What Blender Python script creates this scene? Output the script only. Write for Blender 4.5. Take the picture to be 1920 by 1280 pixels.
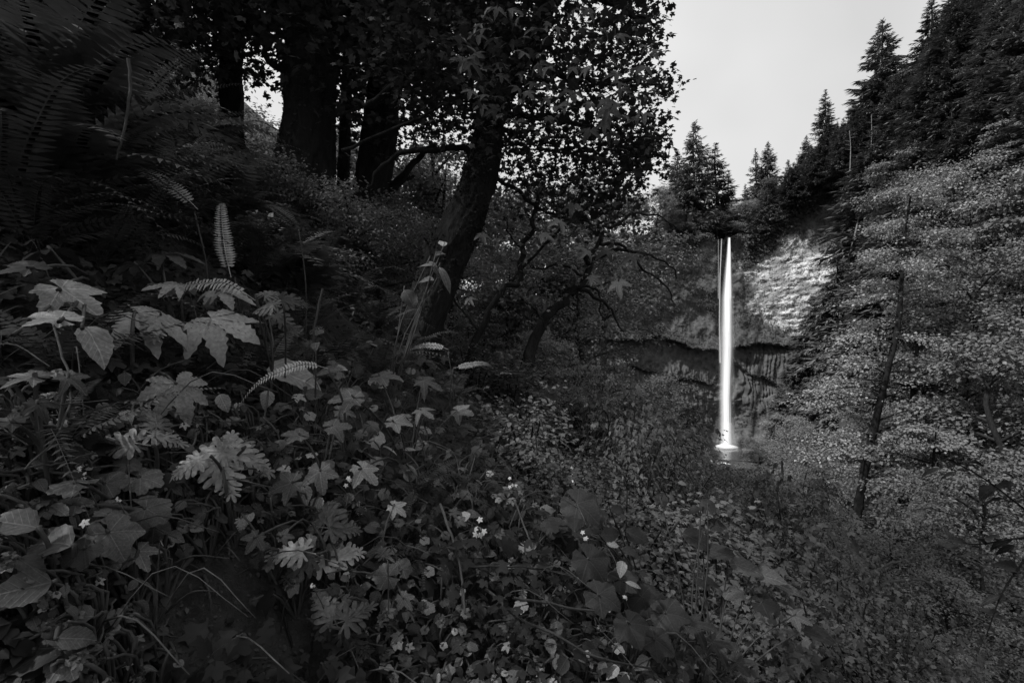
import bpy, math, random
import numpy as np
from mathutils import Vector

R = math.radians
rng = np.random.default_rng(7)
random.seed(7)
for o in list(bpy.data.objects):
    bpy.data.objects.remove(o)
scene = bpy.context.scene
COL = scene.collection

# ------------------------------------------------------------------ camera, sky, sun
F = 907.0                                   # focal length in px of the 1920 px wide photograph
cam_d = bpy.data.cameras.new('camera')
cam_d.lens = 17.0
cam_d.sensor_width = 36.0
cam_d.clip_start = 0.05
cam_d.clip_end = 2000
cam = bpy.data.objects.new('camera', cam_d)
cam.rotation_euler = (R(90), 0, 0)
COL.objects.link(cam)
scene.camera = cam

SUN_DIR = Vector((-0.62, -0.30, 0.76)).normalized()     # towards the sun, high behind the viewer and uphill, veiled by cloud
SUN_EL = math.asin(SUN_DIR.z)
SUN_ROT = math.atan2(SUN_DIR.x, SUN_DIR.y)
world = bpy.data.worlds.new('World')
scene.world = world
world.use_nodes = True
nt = world.node_tree
nt.nodes.clear()
w_out = nt.nodes.new('ShaderNodeOutputWorld')
w_bg = nt.nodes.new('ShaderNodeBackground')
w_sky = nt.nodes.new('ShaderNodeTexSky')
w_sky.sky_type = 'NISHITA'
w_sky.sun_disc = False
w_sky.sun_elevation = SUN_EL
w_sky.sun_rotation = SUN_ROT
w_sky.dust_density = 4.0
w_bw = nt.nodes.new('ShaderNodeRGBToBW')
w_noise = nt.nodes.new('ShaderNodeTexNoise')
w_noise.inputs['Scale'].default_value = 2.6
w_noise.inputs['Detail'].default_value = 3.0
w_map = nt.nodes.new('ShaderNodeMapRange')
w_map.inputs['From Min'].default_value = 0.3
w_map.inputs['From Max'].default_value = 0.7
w_map.inputs['To Min'].default_value = 8.9
w_map.inputs['To Max'].default_value = 11.4
w_tc = nt.nodes.new('ShaderNodeTexCoord')
w_mix = nt.nodes.new('ShaderNodeMix')
w_mix.data_type = 'FLOAT'
w_mix.inputs[0].default_value = 0.85           # a bright, nearly even cloud layer over the clear sky
nt.links.new(w_tc.outputs['Generated'], w_noise.inputs['Vector'])
nt.links.new(w_noise.outputs['Fac'], w_map.inputs['Value'])
nt.links.new(w_sky.outputs['Color'], w_bw.inputs['Color'])
nt.links.new(w_bw.outputs['Val'], w_mix.inputs[2])
nt.links.new(w_map.outputs['Result'], w_mix.inputs[3])
nt.links.new(w_mix.outputs[0], w_bg.inputs['Color'])
w_bg.inputs['Strength'].default_value = 0.06
nt.links.new(w_bg.outputs['Background'], w_out.inputs['Surface'])

sun_d = bpy.data.lights.new('sun', 'SUN')
sun_d.energy = 3.0
sun_d.angle = R(2.5)
sun = bpy.data.objects.new('sun', sun_d)
sun.rotation_euler = (-SUN_DIR).to_track_quat('-Z', 'Y').to_euler()
sun.location = (0, 0, 60)
COL.objects.link(sun)

scene.view_settings.view_transform = 'Standard'
scene.view_settings.look = 'None'
scene.view_settings.exposure = 0.55
scene.view_settings.gamma = 1.0
scene.view_settings.use_curve_mapping = False
scene.cycles.max_bounces = 6
scene.cycles.transparent_max_bounces = 24

# ------------------------------------------------------------------ numeric helpers
def _hash(i, j, s):
    i = i.astype(np.uint32); j = j.astype(np.uint32)
    h = i * np.uint32(374761393) + j * np.uint32(668265263) + np.uint32((s * 2246822519) & 0xffffffff)
    h = (h ^ (h >> np.uint32(13))) * np.uint32(1274126177)
    h = h ^ (h >> np.uint32(16))
    return (h & np.uint32(0xffffff)).astype(np.float64) / 0xffffff

def vnoise(x, y, s=0):
    x = np.asarray(x, float) + 5000.0; y = np.asarray(y, float) + 5000.0
    i = np.floor(x); j = np.floor(y)
    u = x - i; v = y - j
    u = u * u * (3 - 2 * u); v = v * v * (3 - 2 * v)
    i = i.astype(np.int64); j = j.astype(np.int64)
    a = _hash(i, j, s); b = _hash(i + 1, j, s); c = _hash(i, j + 1, s); d = _hash(i + 1, j + 1, s)
    return (a * (1 - u) + b * u) * (1 - v) + (c * (1 - u) + d * u) * v

def fbm(x, y, s=0, o=4):
    t = 0.0; a = 0.5
    for k in range(o):
        t = t + a * (vnoise(x, y, s + k * 17) - 0.5) * 2
        x = np.asarray(x) * 2.03; y = np.asarray(y) * 2.03; a *= 0.5
    return t

def sstep(a, b, x):
    t = np.clip((np.asarray(x, float) - a) / (b - a), 0, 1)
    return t * t * (3 - 2 * t)

def smax(a, b, k):
    h = np.clip(0.5 + 0.5 * (a - b) / k, 0, 1)
    return b * (1 - h) + a * h + k * h * (1 - h)

def nrm(v):
    v = np.asarray(v, float)
    return v / np.maximum(np.linalg.norm(v, axis=-1, keepdims=True), 1e-9)

def at(px, py, Y):                                # a point of the place at distance Y along the view axis
    return np.array([(px - 960) / F * Y, Y, (640 - py) / F * Y])

def proj(p):
    p = np.asarray(p, float)
    return 960 + F * p[..., 0] / p[..., 1], 640 - F * p[..., 2] / p[..., 1]

# ------------------------------------------------------------------ terrain
def ycl(x):
    x = np.asarray(x, float)
    return 82 - np.where(x < 36, 0.012, 0.030) * (x - 36) ** 2

def terrain(x, y):
    x = np.asarray(x, float); y = np.asarray(y, float)
    sp = np.log1p(np.exp(np.clip((x - 4) / 1.4, -30, 30))) * 1.4
    n = -1.35 - 0.9 * x + 0.36 * sp
    n = n + 0.5 * np.exp(-((x - 0.5) / 1.1) ** 2 - ((y - 2.5) / 1.2) ** 2)
    n = n - 0.25 * np.exp(-((x + 0.55) / 0.45) ** 2 - ((y - 1.2) / 0.5) ** 2)
    r = np.sqrt(x * x + y * y)
    n = n + fbm(x * 1.1, y * 1.1, 3) * 0.10 + fbm(x * 5, y * 5, 5) * 0.025 * np.exp(-r / 6)
    n = n + fbm(x * 0.12, y * 0.12, 9) * 1.5 * sstep(5, 20, r)
    zv = -18 - 0.02 * (80 - y)
    xc = 17 + 17.5 * np.clip(y, -20, 90) / 80
    s = 1.6 + 1.0 * sstep(25, 60, y)
    o = zv + s * (x - xc - 6) + fbm(x * 0.15, y * 0.15, 21) * 2.0
    o = np.minimum(o, 44 + 0.2 * (x - 60)) - .7 * np.maximum(0, y - 84)
    v = zv + fbm(x * 0.6, y * 0.6, 33) * 0.5 + 1.0 * sstep(60, 70, y) - 1.5 * np.exp(-np.minimum(40, (((x - 35.2) / 6.5) ** 2 + ((y - 77) / 4.6) ** 2) ** 2))
    z = smax(smax(n, v, 1.2), o, 1.5)
    zp = 17.4 + 0.95 * np.maximum(0, x - 40) + 0.12 * (y - 82) + fbm(x * 0.25, y * 0.25, 41) * 0.6
    zp = zp + fbm(x * .55, y * .2, 47) * 1.3 * (1 - np.exp(-((x - 35.6) / 2.5) ** 2))
    zp = zp - 1.0 * np.exp(-((x - 35.6) / 1.3) ** 2)
    zp = np.minimum(zp, 46) - .7 * np.maximum(0, y - 86)
    w = sstep(2, 12, x)
    t = sstep(ycl(x) + 1.0, ycl(x) + 3.0, y) * w
    return z * (1 - t) + np.maximum(z, zp) * t

_tx = np.concatenate([np.arange(-14, 8, .04), np.arange(8, 90, .4)]); _ty = np.concatenate([np.arange(.3, 12, .04), np.arange(12, 100, .4)])
_TG = terrain(*np.meshgrid(_tx, _ty))
def tz(x, y):                                     # quick look-up of the terrain height
    x = np.clip(x, _tx[0], _tx[-1] - .01); y = np.clip(y, _ty[0], _ty[-1] - .01)
    i = np.clip(np.searchsorted(_tx, x) - 1, 0, len(_tx) - 2); j = np.clip(np.searchsorted(_ty, y) - 1, 0, len(_ty) - 2)
    u = (x - _tx[i]) / (_tx[i + 1] - _tx[i]); w = (y - _ty[j]) / (_ty[j + 1] - _ty[j])
    return (_TG[j, i] * (1 - u) + _TG[j, i + 1] * u) * (1 - w) + (_TG[j + 1, i] * (1 - u) + _TG[j + 1, i + 1] * u) * w
_YS = .5 * 1.012 ** np.arange(440)
def ground_hit(px, py, lift=0.0):
    px = np.asarray(px, float).ravel()[:, None]; py = np.asarray(py, float).ravel()[:, None]
    under = (640 - py) / F * _YS < tz((px - 960) / F * _YS, _YS + 0 * px) + lift
    return _YS[np.where(under.any(1), under.argmax(1), 0 * under.argmax(1) + 439)]

# ------------------------------------------------------------------ mesh and object helpers
def make_mesh(name, v, t, mat=None, smooth=False, attrs=None):
    v = np.ascontiguousarray(v, np.float32); t = np.ascontiguousarray(t, np.int32)
    me = bpy.data.meshes.new(name)
    me.vertices.add(len(v)); me.vertices.foreach_set('co', v.ravel())
    me.loops.add(t.size); me.loops.foreach_set('vertex_index', t.ravel())
    me.polygons.add(len(t))
    k = t.shape[1]
    me.polygons.foreach_set('loop_start', np.arange(0, t.size, k, dtype=np.int32))
    me.polygons.foreach_set('loop_total', np.full(len(t), k, np.int32))
    if smooth:
        me.polygons.foreach_set('use_smooth', np.ones(len(t), bool))
    me.update(calc_edges=True)
    me.validate()
    for an, av in (attrs or {}).items():
        a = me.attributes.new(an, 'FLOAT', 'POINT')
        a.data.foreach_set('value', np.ascontiguousarray(av, np.float32))
    if mat is not None:
        me.materials.append(mat)
    return me

class Geo:
    def __init__(self):
        self.v = []; self.t = []; self.n = 0
    def add(self, v, t):
        if len(v):
            self.v.append(np.asarray(v, float)); self.t.append(np.asarray(t) + self.n); self.n += len(v)
        return self
    def mesh(self, name, mat, smooth=False):
        return make_mesh(name, np.concatenate(self.v), np.concatenate(self.t), mat, smooth)

def obj(name, me, parent=None, kind=None, loc=None):
    o = bpy.data.objects.new(name, me)
    COL.objects.link(o)
    if parent is not None:
        o.parent = parent
    if kind:
        o['kind'] = kind
    if loc is not None:
        o.location = loc
    return o

def thing(name, label, cat, loc=(0, 0, 0), group=None):
    o = bpy.data.objects.new(name, None)
    o.empty_display_size = 0.1
    COL.objects.link(o)
    o.location = loc
    o['label'] = label; o['category'] = cat
    if group:
        o['group'] = group
    return o

def copy_tree(root, loc, rotz, scale, name=None):
    r = root.copy(); COL.objects.link(r)
    r.location = loc; r.rotation_euler = (0, 0, rotz); r.scale = scale
    for ch in root.children:
        c = ch.copy(); COL.objects.link(c); c.parent = r
    return r

def tube(path, rad, ns=8, wob=0.0, seed=0, cap=True):
    P = np.asarray(path, float); n = len(P)
    rad = np.broadcast_to(np.asarray(rad, float), (n,))
    T = nrm(np.gradient(P, axis=0))
    ref = np.array([0.0, 1.0, 0.0]) if abs(T[:, 1]).mean() < 0.75 else np.array([1.0, 0, 0])
    U = nrm(np.cross(T, ref)); W = np.cross(T, U)
    a = np.arange(ns) / ns * 2 * np.pi
    rr = rad[:, None] * np.ones(ns)[None]
    if wob:
        L = np.concatenate([[0], np.cumsum(np.linalg.norm(np.diff(P, axis=0), axis=1))])
        q = rad.mean()
        rr = rr * (1 + wob * fbm(np.cos(a)[None] * 1.6 + L[:, None] / (q * 2.2) * .5 + seed, np.sin(a)[None] * 1.6 + L[:, None] * 0.35 / q, seed, 4))
    V = P[:, None] + rr[..., None] * (np.cos(a)[None, :, None] * U[:, None] + np.sin(a)[None, :, None] * W[:, None])
    V = V.reshape(-1, 3)
    i = np.arange(n - 1)[:, None] * ns; j = np.arange(ns)[None]; jn = (j + 1) % ns
    a0 = i + j; a1 = i + jn; b0 = a0 + ns; b1 = a1 + ns
    t = np.concatenate([np.stack([a0, a1, b1], -1).reshape(-1, 3), np.stack([a0, b1, b0], -1).reshape(-1, 3)])
    if cap:
        V = np.concatenate([V, P[-1:] + T[-1:] * rad[-1] * .6]); k = len(V) - 1
        j = np.arange(ns) + (n - 1) * ns
        t = np.concatenate([t, np.stack([j, (n - 1) * ns + (np.arange(ns) + 1) % ns, np.full(ns, k)], -1)])
    return V, t

def furrow(path, rad, ns, seed):                 # ridged bark relief, furrows running up the trunk
    P = np.asarray(path, float); n = len(P)
    V, _ = tube(P, rad, ns)
    d = nrm(V[:-1].reshape(n, ns, 3) - P[:, None])
    L = np.concatenate([[0], np.cumsum(np.linalg.norm(np.diff(P, axis=0), axis=1))])[:, None]
    a = (np.arange(ns) / ns * 2 * np.pi)[None]
    q = 1 - 2 * np.abs(fbm(np.cos(a) * 5 + np.sin(a) * 1.7 + seed + 0 * L, np.sin(a) * 5 + L * 1.6, seed, 3))
    q2 = fbm(np.cos(a) * 14 + seed + 0 * L, np.sin(a) * 14 + L * 9, seed + 2, 2)
    return (d * ((q * .085 + q2 * .05) * np.asarray(rad)[:, None])[..., None]).reshape(-1, 3)

def smooth_path(pts, n):
    p = np.asarray(pts, float); m = len(p)
    u = np.linspace(0, m - 1, n); i = np.clip(np.floor(u).astype(int), 0, m - 2); f = (u - i)[:, None]
    q = np.concatenate([[2 * p[0] - p[1]], p, [2 * p[-1] - p[-2]]])
    a, b, c, d = q[i], q[i + 1], q[i + 2], q[i + 3]
    return 0.5 * (2 * b + (c - a) * f + (2 * a - 5 * b + 4 * c - d) * f ** 2 + (3 * b - a - 3 * c + d) * f ** 3)

def weld(v, t):
    key = np.round(np.asarray(v) * 1e5).astype(np.int64)
    _, idx, inv = np.unique(key, axis=0, return_index=True, return_inverse=True)
    inv = inv.reshape(-1)
    t = inv[t]
    ok = (t[:, 0] != t[:, 1]) & (t[:, 1] != t[:, 2]) & (t[:, 0] != t[:, 2])
    return np.asarray(v)[idx], t[ok]

# ------------------------------------------------------------------ leaf shapes (tip along +Y, upper side +Z)
def radial_leaf(rfun, N=48, fold=0.0, lobes=None, droop=0.15, base_gap=0.35, inner=0.5, bump=0.0, seed=0):
    th = np.linspace(-np.pi + base_gap, np.pi - base_gap, N)
    r = rfun(th)
    def pt(k):
        rr = r * k
        x = rr * np.sin(th); y = rr * np.cos(th)
        z = -droop * (rr ** 2)
        if lobes is not None:
            d = np.min(np.abs(th[:, None] - np.asarray(lobes)[None]), axis=1)
            z = z + fold * rr * np.minimum(d, .4)
        z = z + bump * fbm(x * 3 + seed, y * 3, seed + 5, 2)
        return np.stack([x, y, z], -1)
    V = np.concatenate([[[0, 0, 0]], pt(inner), pt(1.0)])
    i = np.arange(N - 1)
    t = np.concatenate([np.stack([0 * i, i + 2, i + 1], -1),
                        np.stack([1 + i, 2 + i, 2 + N + i], -1), np.stack([1 + i, 2 + N + i, 1 + N + i], -1)])
    return V, t

def lobed(angles, lens, width, sinus, teeth=0.0, tf=40, blunt=False):
    angles = np.asarray(angles); lens = np.asarray(lens)
    def f(th):
        d = np.abs(th[:, None] - angles[None]) / width
        prof = lens[None] * (sinus + (1 - sinus) * (np.clip(1 - d ** 2.4, 0, 1) if blunt else np.clip(1 - d, 0, 1) ** 1.15))
        r = prof.max(axis=1)
        edge = np.clip(1 - d.min(axis=1), 0, 1)
        return r * (1 + teeth * (np.abs(((th * tf / (2 * np.pi)) % 1) * 2 - 1) - .5) * (1 - edge ** 4))
    return f

def strip_leaf(w, n=8, fold=0.25, droop=0.25, serr=0.0, curl=0.0):
    t = np.linspace(0, 1, n + 1)
    hw = w(t)
    if serr:
        hw = hw * (1 + serr * (np.arange(n + 1) % 2 * 2 - 1))
    hw[0] *= .3; hw[-1] = 0.002
    z = -droop * t ** 2
    M = np.stack([0 * t, t, z], -1)
    L = np.stack([-hw, t, z + fold * hw + curl * np.sin(t * 9) * hw], -1)
    Rr = np.stack([hw, t, z + fold * hw - curl * np.sin(t * 9 + 1) * hw], -1)
    V = np.stack([L, M, Rr], 1).reshape(-1, 3)
    i = np.arange(n) * 3
    q = []
    for a, b in ((0, 1), (1, 2)):
        q.append(np.stack([i + a, i + b, i + b + 3], -1)); q.append(np.stack([i + a, i + b + 3, i + a + 3], -1))
    return V, np.concatenate(q)

ANG5 = np.radians([-120, -62, 0, 62, 120])
ANG7 = np.radians([-140, -92, -46, 0, 46, 92, 140])
T = {}
T['star'] = radial_leaf(lobed(ANG5, [.55, .9, 1.05, .9, .55], .62, .42, .16, 44), 72, .22, ANG5, .18, .25, bump=.03)
T['maple'] = radial_leaf(lobed(ANG5, [.6, .95, 1.1, .95, .6], .50, .34, .22, 36), 80, .25, ANG5, .25, .22, bump=.05, seed=3)
T['thimble'] = radial_leaf(lobed(ANG5, [.72, .92, 1.05, .92, .72], .80, .62, .08, 60), 72, .2, ANG5, .22, .18, bump=.05, seed=8)
T['scallop'] = radial_leaf(lambda th: (.86 + .10 * np.cos(th * 1.0)) * (1 + .09 * np.abs(np.sin(th * 9.5)) + .09 * np.cos(th * 6)) * .82, 110, .16, np.radians([-108, -54, 0, 54, 108]), .18, .22, bump=.06, seed=4)
T['round'] = radial_leaf(lambda th: .8 + .12 * np.cos(th), 40, .12, [0], .15, .3, bump=.05, seed=6)
T['heart'] = radial_leaf(lambda th: .62 + .38 * np.exp(-(th / .55) ** 2) + .12 * np.exp(-((np.abs(th) - 2.2) / .5) ** 2), 44, .2, [0], .22, .2, bump=.04, seed=7)
T['simple_maple'] = radial_leaf(lobed(ANG5, [.6, .9, 1.05, .9, .6], .6, .4, 0, 1), 14, .2, ANG5, .2, .3, inner=.45)
T['ovate'] = strip_leaf(lambda t: .36 * np.sin(np.pi * np.clip(t, 0, 1) ** .75) ** .9, 12, .25, .25, .05, .08)
T['lance'] = strip_leaf(lambda t: .17 * np.sin(np.pi * t ** .8), 10, .3, .45, .0, .05)
T['blade'] = strip_leaf(lambda t: .024 * (1 - t) ** .6 + .004, 9, .3, .55)
T['kite'] = (np.array([[0, 0, 0], [-.36, .5, .1], [0, 1, -.08], [.36, .5, .1]]), np.array([[0, 3, 1], [1, 3, 2]]))
T['needle'] = (np.array([[0, 0, 0], [-.11, .45, .03], [0, 1, -.12], [.11, .45, .03]]), np.array([[0, 3, 1], [1, 3, 2]]))
T['small'] = strip_leaf(lambda t: .33 * np.sin(np.pi * t ** .8), 3, .25, .2)

def palmate_cut(seed=0, n=7):                # deeply cut leaf of toothed pointed leaflets joined at the stalk
    r = np.random.default_rng(seed); V = []; Tt = []; k = 0
    angs = np.linspace(-125, 125, n) if n > 5 else np.linspace(-95, 95, n)
    for i, a in enumerate(np.radians(angs)):
        L = (.75 + .3 * math.cos(a * .8)) * r.uniform(.9, 1.08)
        v, t = strip_leaf(lambda u: .19 * np.sin(np.pi * u ** 1.15) ** .8, 14, .3, .3, .14, .05)
        v = v * L; v[0] = v[1] = v[2] = 0
        ca, sa = math.cos(a), math.sin(a)
        v = np.stack([v[:, 0] * ca + v[:, 1] * sa, -v[:, 0] * sa + v[:, 1] * ca, v[:, 2] + .06 * r.uniform(-1, 1) * v[:, 1]], -1)
        V.append(v); Tt.append(t + k); k += len(v)
    return weld(np.concatenate(V), np.concatenate(Tt))
T['cut'] = palmate_cut(1, 7)
T['trident'] = palmate_cut(5, 5)

def dissected(seed=0):                       # ferny leaf: a midrib with pairs of lobed leaflets
    r = np.random.default_rng(seed); V = []; Tt = []; k = 0
    nodes = [0.0, .34, .56, .74, .88, 1.0]
    P = np.array([[0.03 * math.sin(t * 4), t * .75, .05 * t - .22 * t * t] for t in nodes])
    wd = .012
    for i in range(len(P) - 1):
        a, b = P[i], P[i + 1]
        V += [a + [-wd, 0, 0], a + [wd, 0, 0], b + [wd, 0, 0], b + [-wd, 0, 0]]
        Tt += [[k, k + 1, k + 2], [k, k + 2, k + 3]]; k += 4
    lob = np.radians([-75, -38, 0, 38, 75])
    leaf = radial_leaf(lobed(lob, [.6, .85, 1, .85, .6], .30, .36, 0.0, 40, True), 64, .15, lob, .25, 1.75, .4)
    def put(base, ang, L, w):
        nonlocal k
        v = leaf[0] * np.array([L * w, L, L])
        ca, sa = math.cos(ang), math.sin(ang)
        v = np.stack([v[:, 0] * ca + v[:, 1] * sa, -v[:, 0] * sa + v[:, 1] * ca, v[:, 2]], -1) + base
        v[0] = base
        V.extend(v); Tt.extend((leaf[1] + k).tolist()); k += len(v)
    for i, L in ((1, .36), (2, .30), (3, .23), (4, .16)):
        for s in (-1, 1):
            put(P[i] + np.array([s * wd, 0, 0]), s * R(r.uniform(52, 68)), L * r.uniform(.9, 1.1), 1.0)
    put(P[5] + np.array([wd, 0, 0]), 0, .22, .9)
    return weld(np.array(V), np.array(Tt))
T['dissected'] = dissected(2)
T['dissected_b'] = dissected(9)

def fern_frond(seed=0, pairs=30, wmax=.13, arch=.35, tipcurl=.1, pin=.022, skew=.1):   # unit length along +Y, arching
    r = np.random.default_rng(seed); V = []; Tt = []; k = 0
    ts = np.linspace(0, 1, pairs + 1)
    P = np.stack([.04 * np.sin(ts * 3 + seed), ts * (1 - .12 * ts), arch * (.9 * ts - 1.25 * ts ** 2.1) - tipcurl * ts ** 6], -1)
    Tn = nrm(np.gradient(P, axis=0))
    side = np.array([1.0, 0, 0])
    for i in range(pairs):
        a, b = P[i], P[i + 1]; w = .0045 * (1 - ts[i] * .8); w2 = .0045 * (1 - ts[i + 1] * .8)
        V += [a - side * w, a + side * w, b + side * w2, b - side * w2]
        Tt += [[k, k + 1, k + 2], [k, k + 2, k + 3]]; k += 4
        if ts[i] < .10:
            continue
        u = (ts[i] - .10) / .9
        L = wmax * (min(1, (u + .12) * 3.2) ** .7) * (1 - u) ** .62 + .006
        for s in (-1, 1):
            base = a + side * s * w
            Lr = L * r.uniform(.88, 1.08)
            d = side * s * .97 + Tn[i] * (.18 + .35 * u) + np.array([0, 0, r.uniform(-.22, .02)])
            d = d / np.linalg.norm(d)
            up = np.cross(Tn[i], d) * (-s); up = up if up[2] > 0 else -up
            q = Tn[i] * pin * (1 - .5 * u)
            m = base + d * Lr * .45 + up * skew * Lr * .3
            tip = base + d * Lr - up * skew * Lr * r.uniform(-.2, 1.2)
            V += [base, m - q * .55, m + q * .55, tip, base + q * .7]
            Tt += [[k, k + 1, k + 2], [k, k + 2, k + 4], [k + 1, k + 3, k + 2]]; k += 5
    return weld(np.array(V), np.array(Tt))
FRONDS = [fern_frond(1, 34, .12, .35), fern_frond(2, 36, .11, .2, .2), fern_frond(3, 30, .14, .55), fern_frond(4, 38, .10, .1, .05), fern_frond(5, 32, .13, .7, .25), fern_frond(6, 34, .12, .45, .1, .022, .35)]
BRACKEN = [fern_frond(11, 26, .30, .45, .15, .05), fern_frond(12, 24, .34, .6, .2, .055)]

def leaf_batch(tmpl, pos, normal, tip, size):
    tv, tt = tmpl
    pos = np.asarray(pos, float); K = len(pos)
    if K == 0:
        return np.zeros((0, 3)), np.zeros((0, 3), int)
    n = nrm(normal); y = np.asarray(tip, float); y = y - (y * n).sum(-1, keepdims=True) * n
    y = nrm(y + 1e-6); x = np.cross(y, n)
    s = np.broadcast_to(np.asarray(size, float), (K,))[:, None, None]
    V = pos[:, None] + s * (tv[None, :, 0:1] * x[:, None] + tv[None, :, 1:2] * y[:, None] + tv[None, :, 2:3] * n[:, None])
    t = tt[None] + (np.arange(K) * len(tv))[:, None, None]
    return V.reshape(-1, 3), t.reshape(-1, 3)

def rdirs(n, r=None):
    r = r or rng
    return nrm(r.normal(size=(n, 3)))

# ------------------------------------------------------------------ materials (the photograph is black and white: greys only)
def nodes_of(name):
    m = bpy.data.materials.new(name); m.use_nodes = True
    n = m.node_tree; b = n.nodes['Principled BSDF']
    return m, n, b

def leaf_mat(name, base, var=.45, transl=.25, rough=.5, spec=.25, spots=0.0, veins=None):
    m, n, b = nodes_of(name)
    geo = n.nodes.new('ShaderNodeNewGeometry'); oi = n.nodes.new('ShaderNodeObjectInfo')
    tc = n.nodes.new('ShaderNodeTexCoord')
    add = n.nodes.new('ShaderNodeMath'); add.operation = 'ADD'
    n.links.new(geo.outputs['Random Per Island'], add.inputs[0])
    mr = n.nodes.new('ShaderNodeMapRange')
    mr.inputs['To Min'].default_value = base * (1 - var); mr.inputs['To Max'].default_value = base * (1 + var)
    n.links.new(add.outputs[0], mr.inputs['Value'])
    no = n.nodes.new('ShaderNodeTexNoise'); no.inputs['Scale'].default_value = 14; no.inputs['Detail'].default_value = 4
    n.links.new(tc.outputs['Object'], no.inputs['Vector'])
    mm = n.nodes.new('ShaderNodeMapRange'); mm.inputs['From Min'].default_value = .3; mm.inputs['From Max'].default_value = .7
    mm.inputs['To Min'].default_value = .72; mm.inputs['To Max'].default_value = 1.25
    n.links.new(no.outputs['Fac'], mm.inputs['Value'])
    mu = n.nodes.new('ShaderNodeMath'); mu.operation = 'MULTIPLY'
    n.links.new(mr.outputs[0], mu.inputs[0]); n.links.new(mm.outputs[0], mu.inputs[1])
    ro = n.nodes.new('ShaderNodeMapRange'); ro.inputs['To Min'].default_value = 1 - var * .8; ro.inputs['To Max'].default_value = 1 + var * .8
    n.links.new(oi.outputs['Random'], ro.inputs['Value'])
    mo = n.nodes.new('ShaderNodeMath'); mo.operation = 'MULTIPLY'
    n.links.new(mu.outputs[0], mo.inputs[0]); n.links.new(ro.outputs[0], mo.inputs[1])
    last = mo.outputs[0]
    if spots:                                # pale blotches and insect marks on big leaves
        n2 = n.nodes.new('ShaderNodeTexNoise'); n2.inputs['Scale'].default_value = 38; n2.inputs['Detail'].default_value = 2
        n.links.new(tc.outputs['Object'], n2.inputs['Vector'])
        r2 = n.nodes.new('ShaderNodeMapRange'); r2.inputs['From Min'].default_value = .66; r2.inputs['From Max'].default_value = .72
        r2.inputs['To Max'].default_value = spots
        n.links.new(n2.outputs['Fac'], r2.inputs['Value'])
        a2 = n.nodes.new('ShaderNodeMath'); a2.operation = 'ADD'
        n.links.new(last, a2.inputs[0]); n.links.new(r2.outputs[0], a2.inputs[1]); last = a2.outputs[0]
    vein_h = None
    if veins:                                # pale ribs drawn in the leaf's own coordinates, also raised by the bump
        def mth(op, a_, b_=None):
            q = n.nodes.new('ShaderNodeMath'); q.operation = op
            for i_, w_ in enumerate((a_, b_)):
                if w_ is None: continue
                if isinstance(w_, (int, float)): q.inputs[i_].default_value = w_
                else: n.links.new(w_, q.inputs[i_])
            return q.outputs[0]
        sx = n.nodes.new('ShaderNodeSeparateXYZ'); n.links.new(tc.outputs['Object'], sx.inputs[0])
        x_, y_ = sx.outputs[0], sx.outputs[1]
        ax = mth('ABSOLUTE', x_)
        if veins == 'palm':
            an = mth('ARCTAN2', x_, y_)
            rr = mth('SQRT', mth('ADD', mth('MULTIPLY', x_, x_), mth('MULTIPLY', y_, y_)))
            fa = mth('SUBTRACT', mth('PINGPONG', mth('ADD', an, 62 * math.pi / 180 * 10), 31 * math.pi / 180), 0)
            dm = mth('MULTIPLY', rr, mth('SINE', fa))
            sd = mth('PINGPONG', mth('ADD', mth('MULTIPLY', rr, 6.5), mth('MULTIPLY', fa, -4.0)), .5)
            sd = mth('DIVIDE', sd, 6.5)
        else:
            dm = ax
            sd = mth('DIVIDE', mth('PINGPONG', mth('SUBTRACT', mth('MULTIPLY', y_, 7.0), mth('MULTIPLY', ax, 7.0)), .5), 7.0)
        m1 = n.nodes.new('ShaderNodeMapRange'); m1.inputs['From Min'].default_value = .02; m1.inputs['From Max'].default_value = .006
        n.links.new(dm, m1.inputs['Value'])
        m2_ = n.nodes.new('ShaderNodeMapRange'); m2_.inputs['From Min'].default_value = .014; m2_.inputs['From Max'].default_value = .004; m2_.inputs['To Max'].default_value = .55
        n.links.new(sd, m2_.inputs['Value'])
        vein_h = mth('MAXIMUM', m1.outputs[0], m2_.outputs[0])
        last = mth('MULTIPLY', last, mth('ADD', mth('MULTIPLY', vein_h, .7), .9))
    n.links.new(last, b.inputs['Base Color'])
    b.inputs['Roughness'].default_value = rough
    b.inputs['Specular IOR Level'].default_value = spec
    bp = n.nodes.new('ShaderNodeBump'); bp.inputs['Strength'].default_value = .25; bp.inputs['Distance'].default_value = .01
    n.links.new(vein_h if vein_h is not None else no.outputs['Fac'], bp.inputs['Height']); n.links.new(bp.outputs['Normal'], b.inputs['Normal'])
    tr = n.nodes.new('ShaderNodeBsdfTranslucent'); n.links.new(last, tr.inputs['Color'])
    mx = n.nodes.new('ShaderNodeMixShader'); mx.inputs[0].default_value = transl
    n.links.new(b.outputs[0], mx.inputs[1]); n.links.new(tr.outputs[0], mx.inputs[2])
    n.links.new(mx.outputs[0], n.nodes['Material Output'].inputs['Surface'])
    return m

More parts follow.
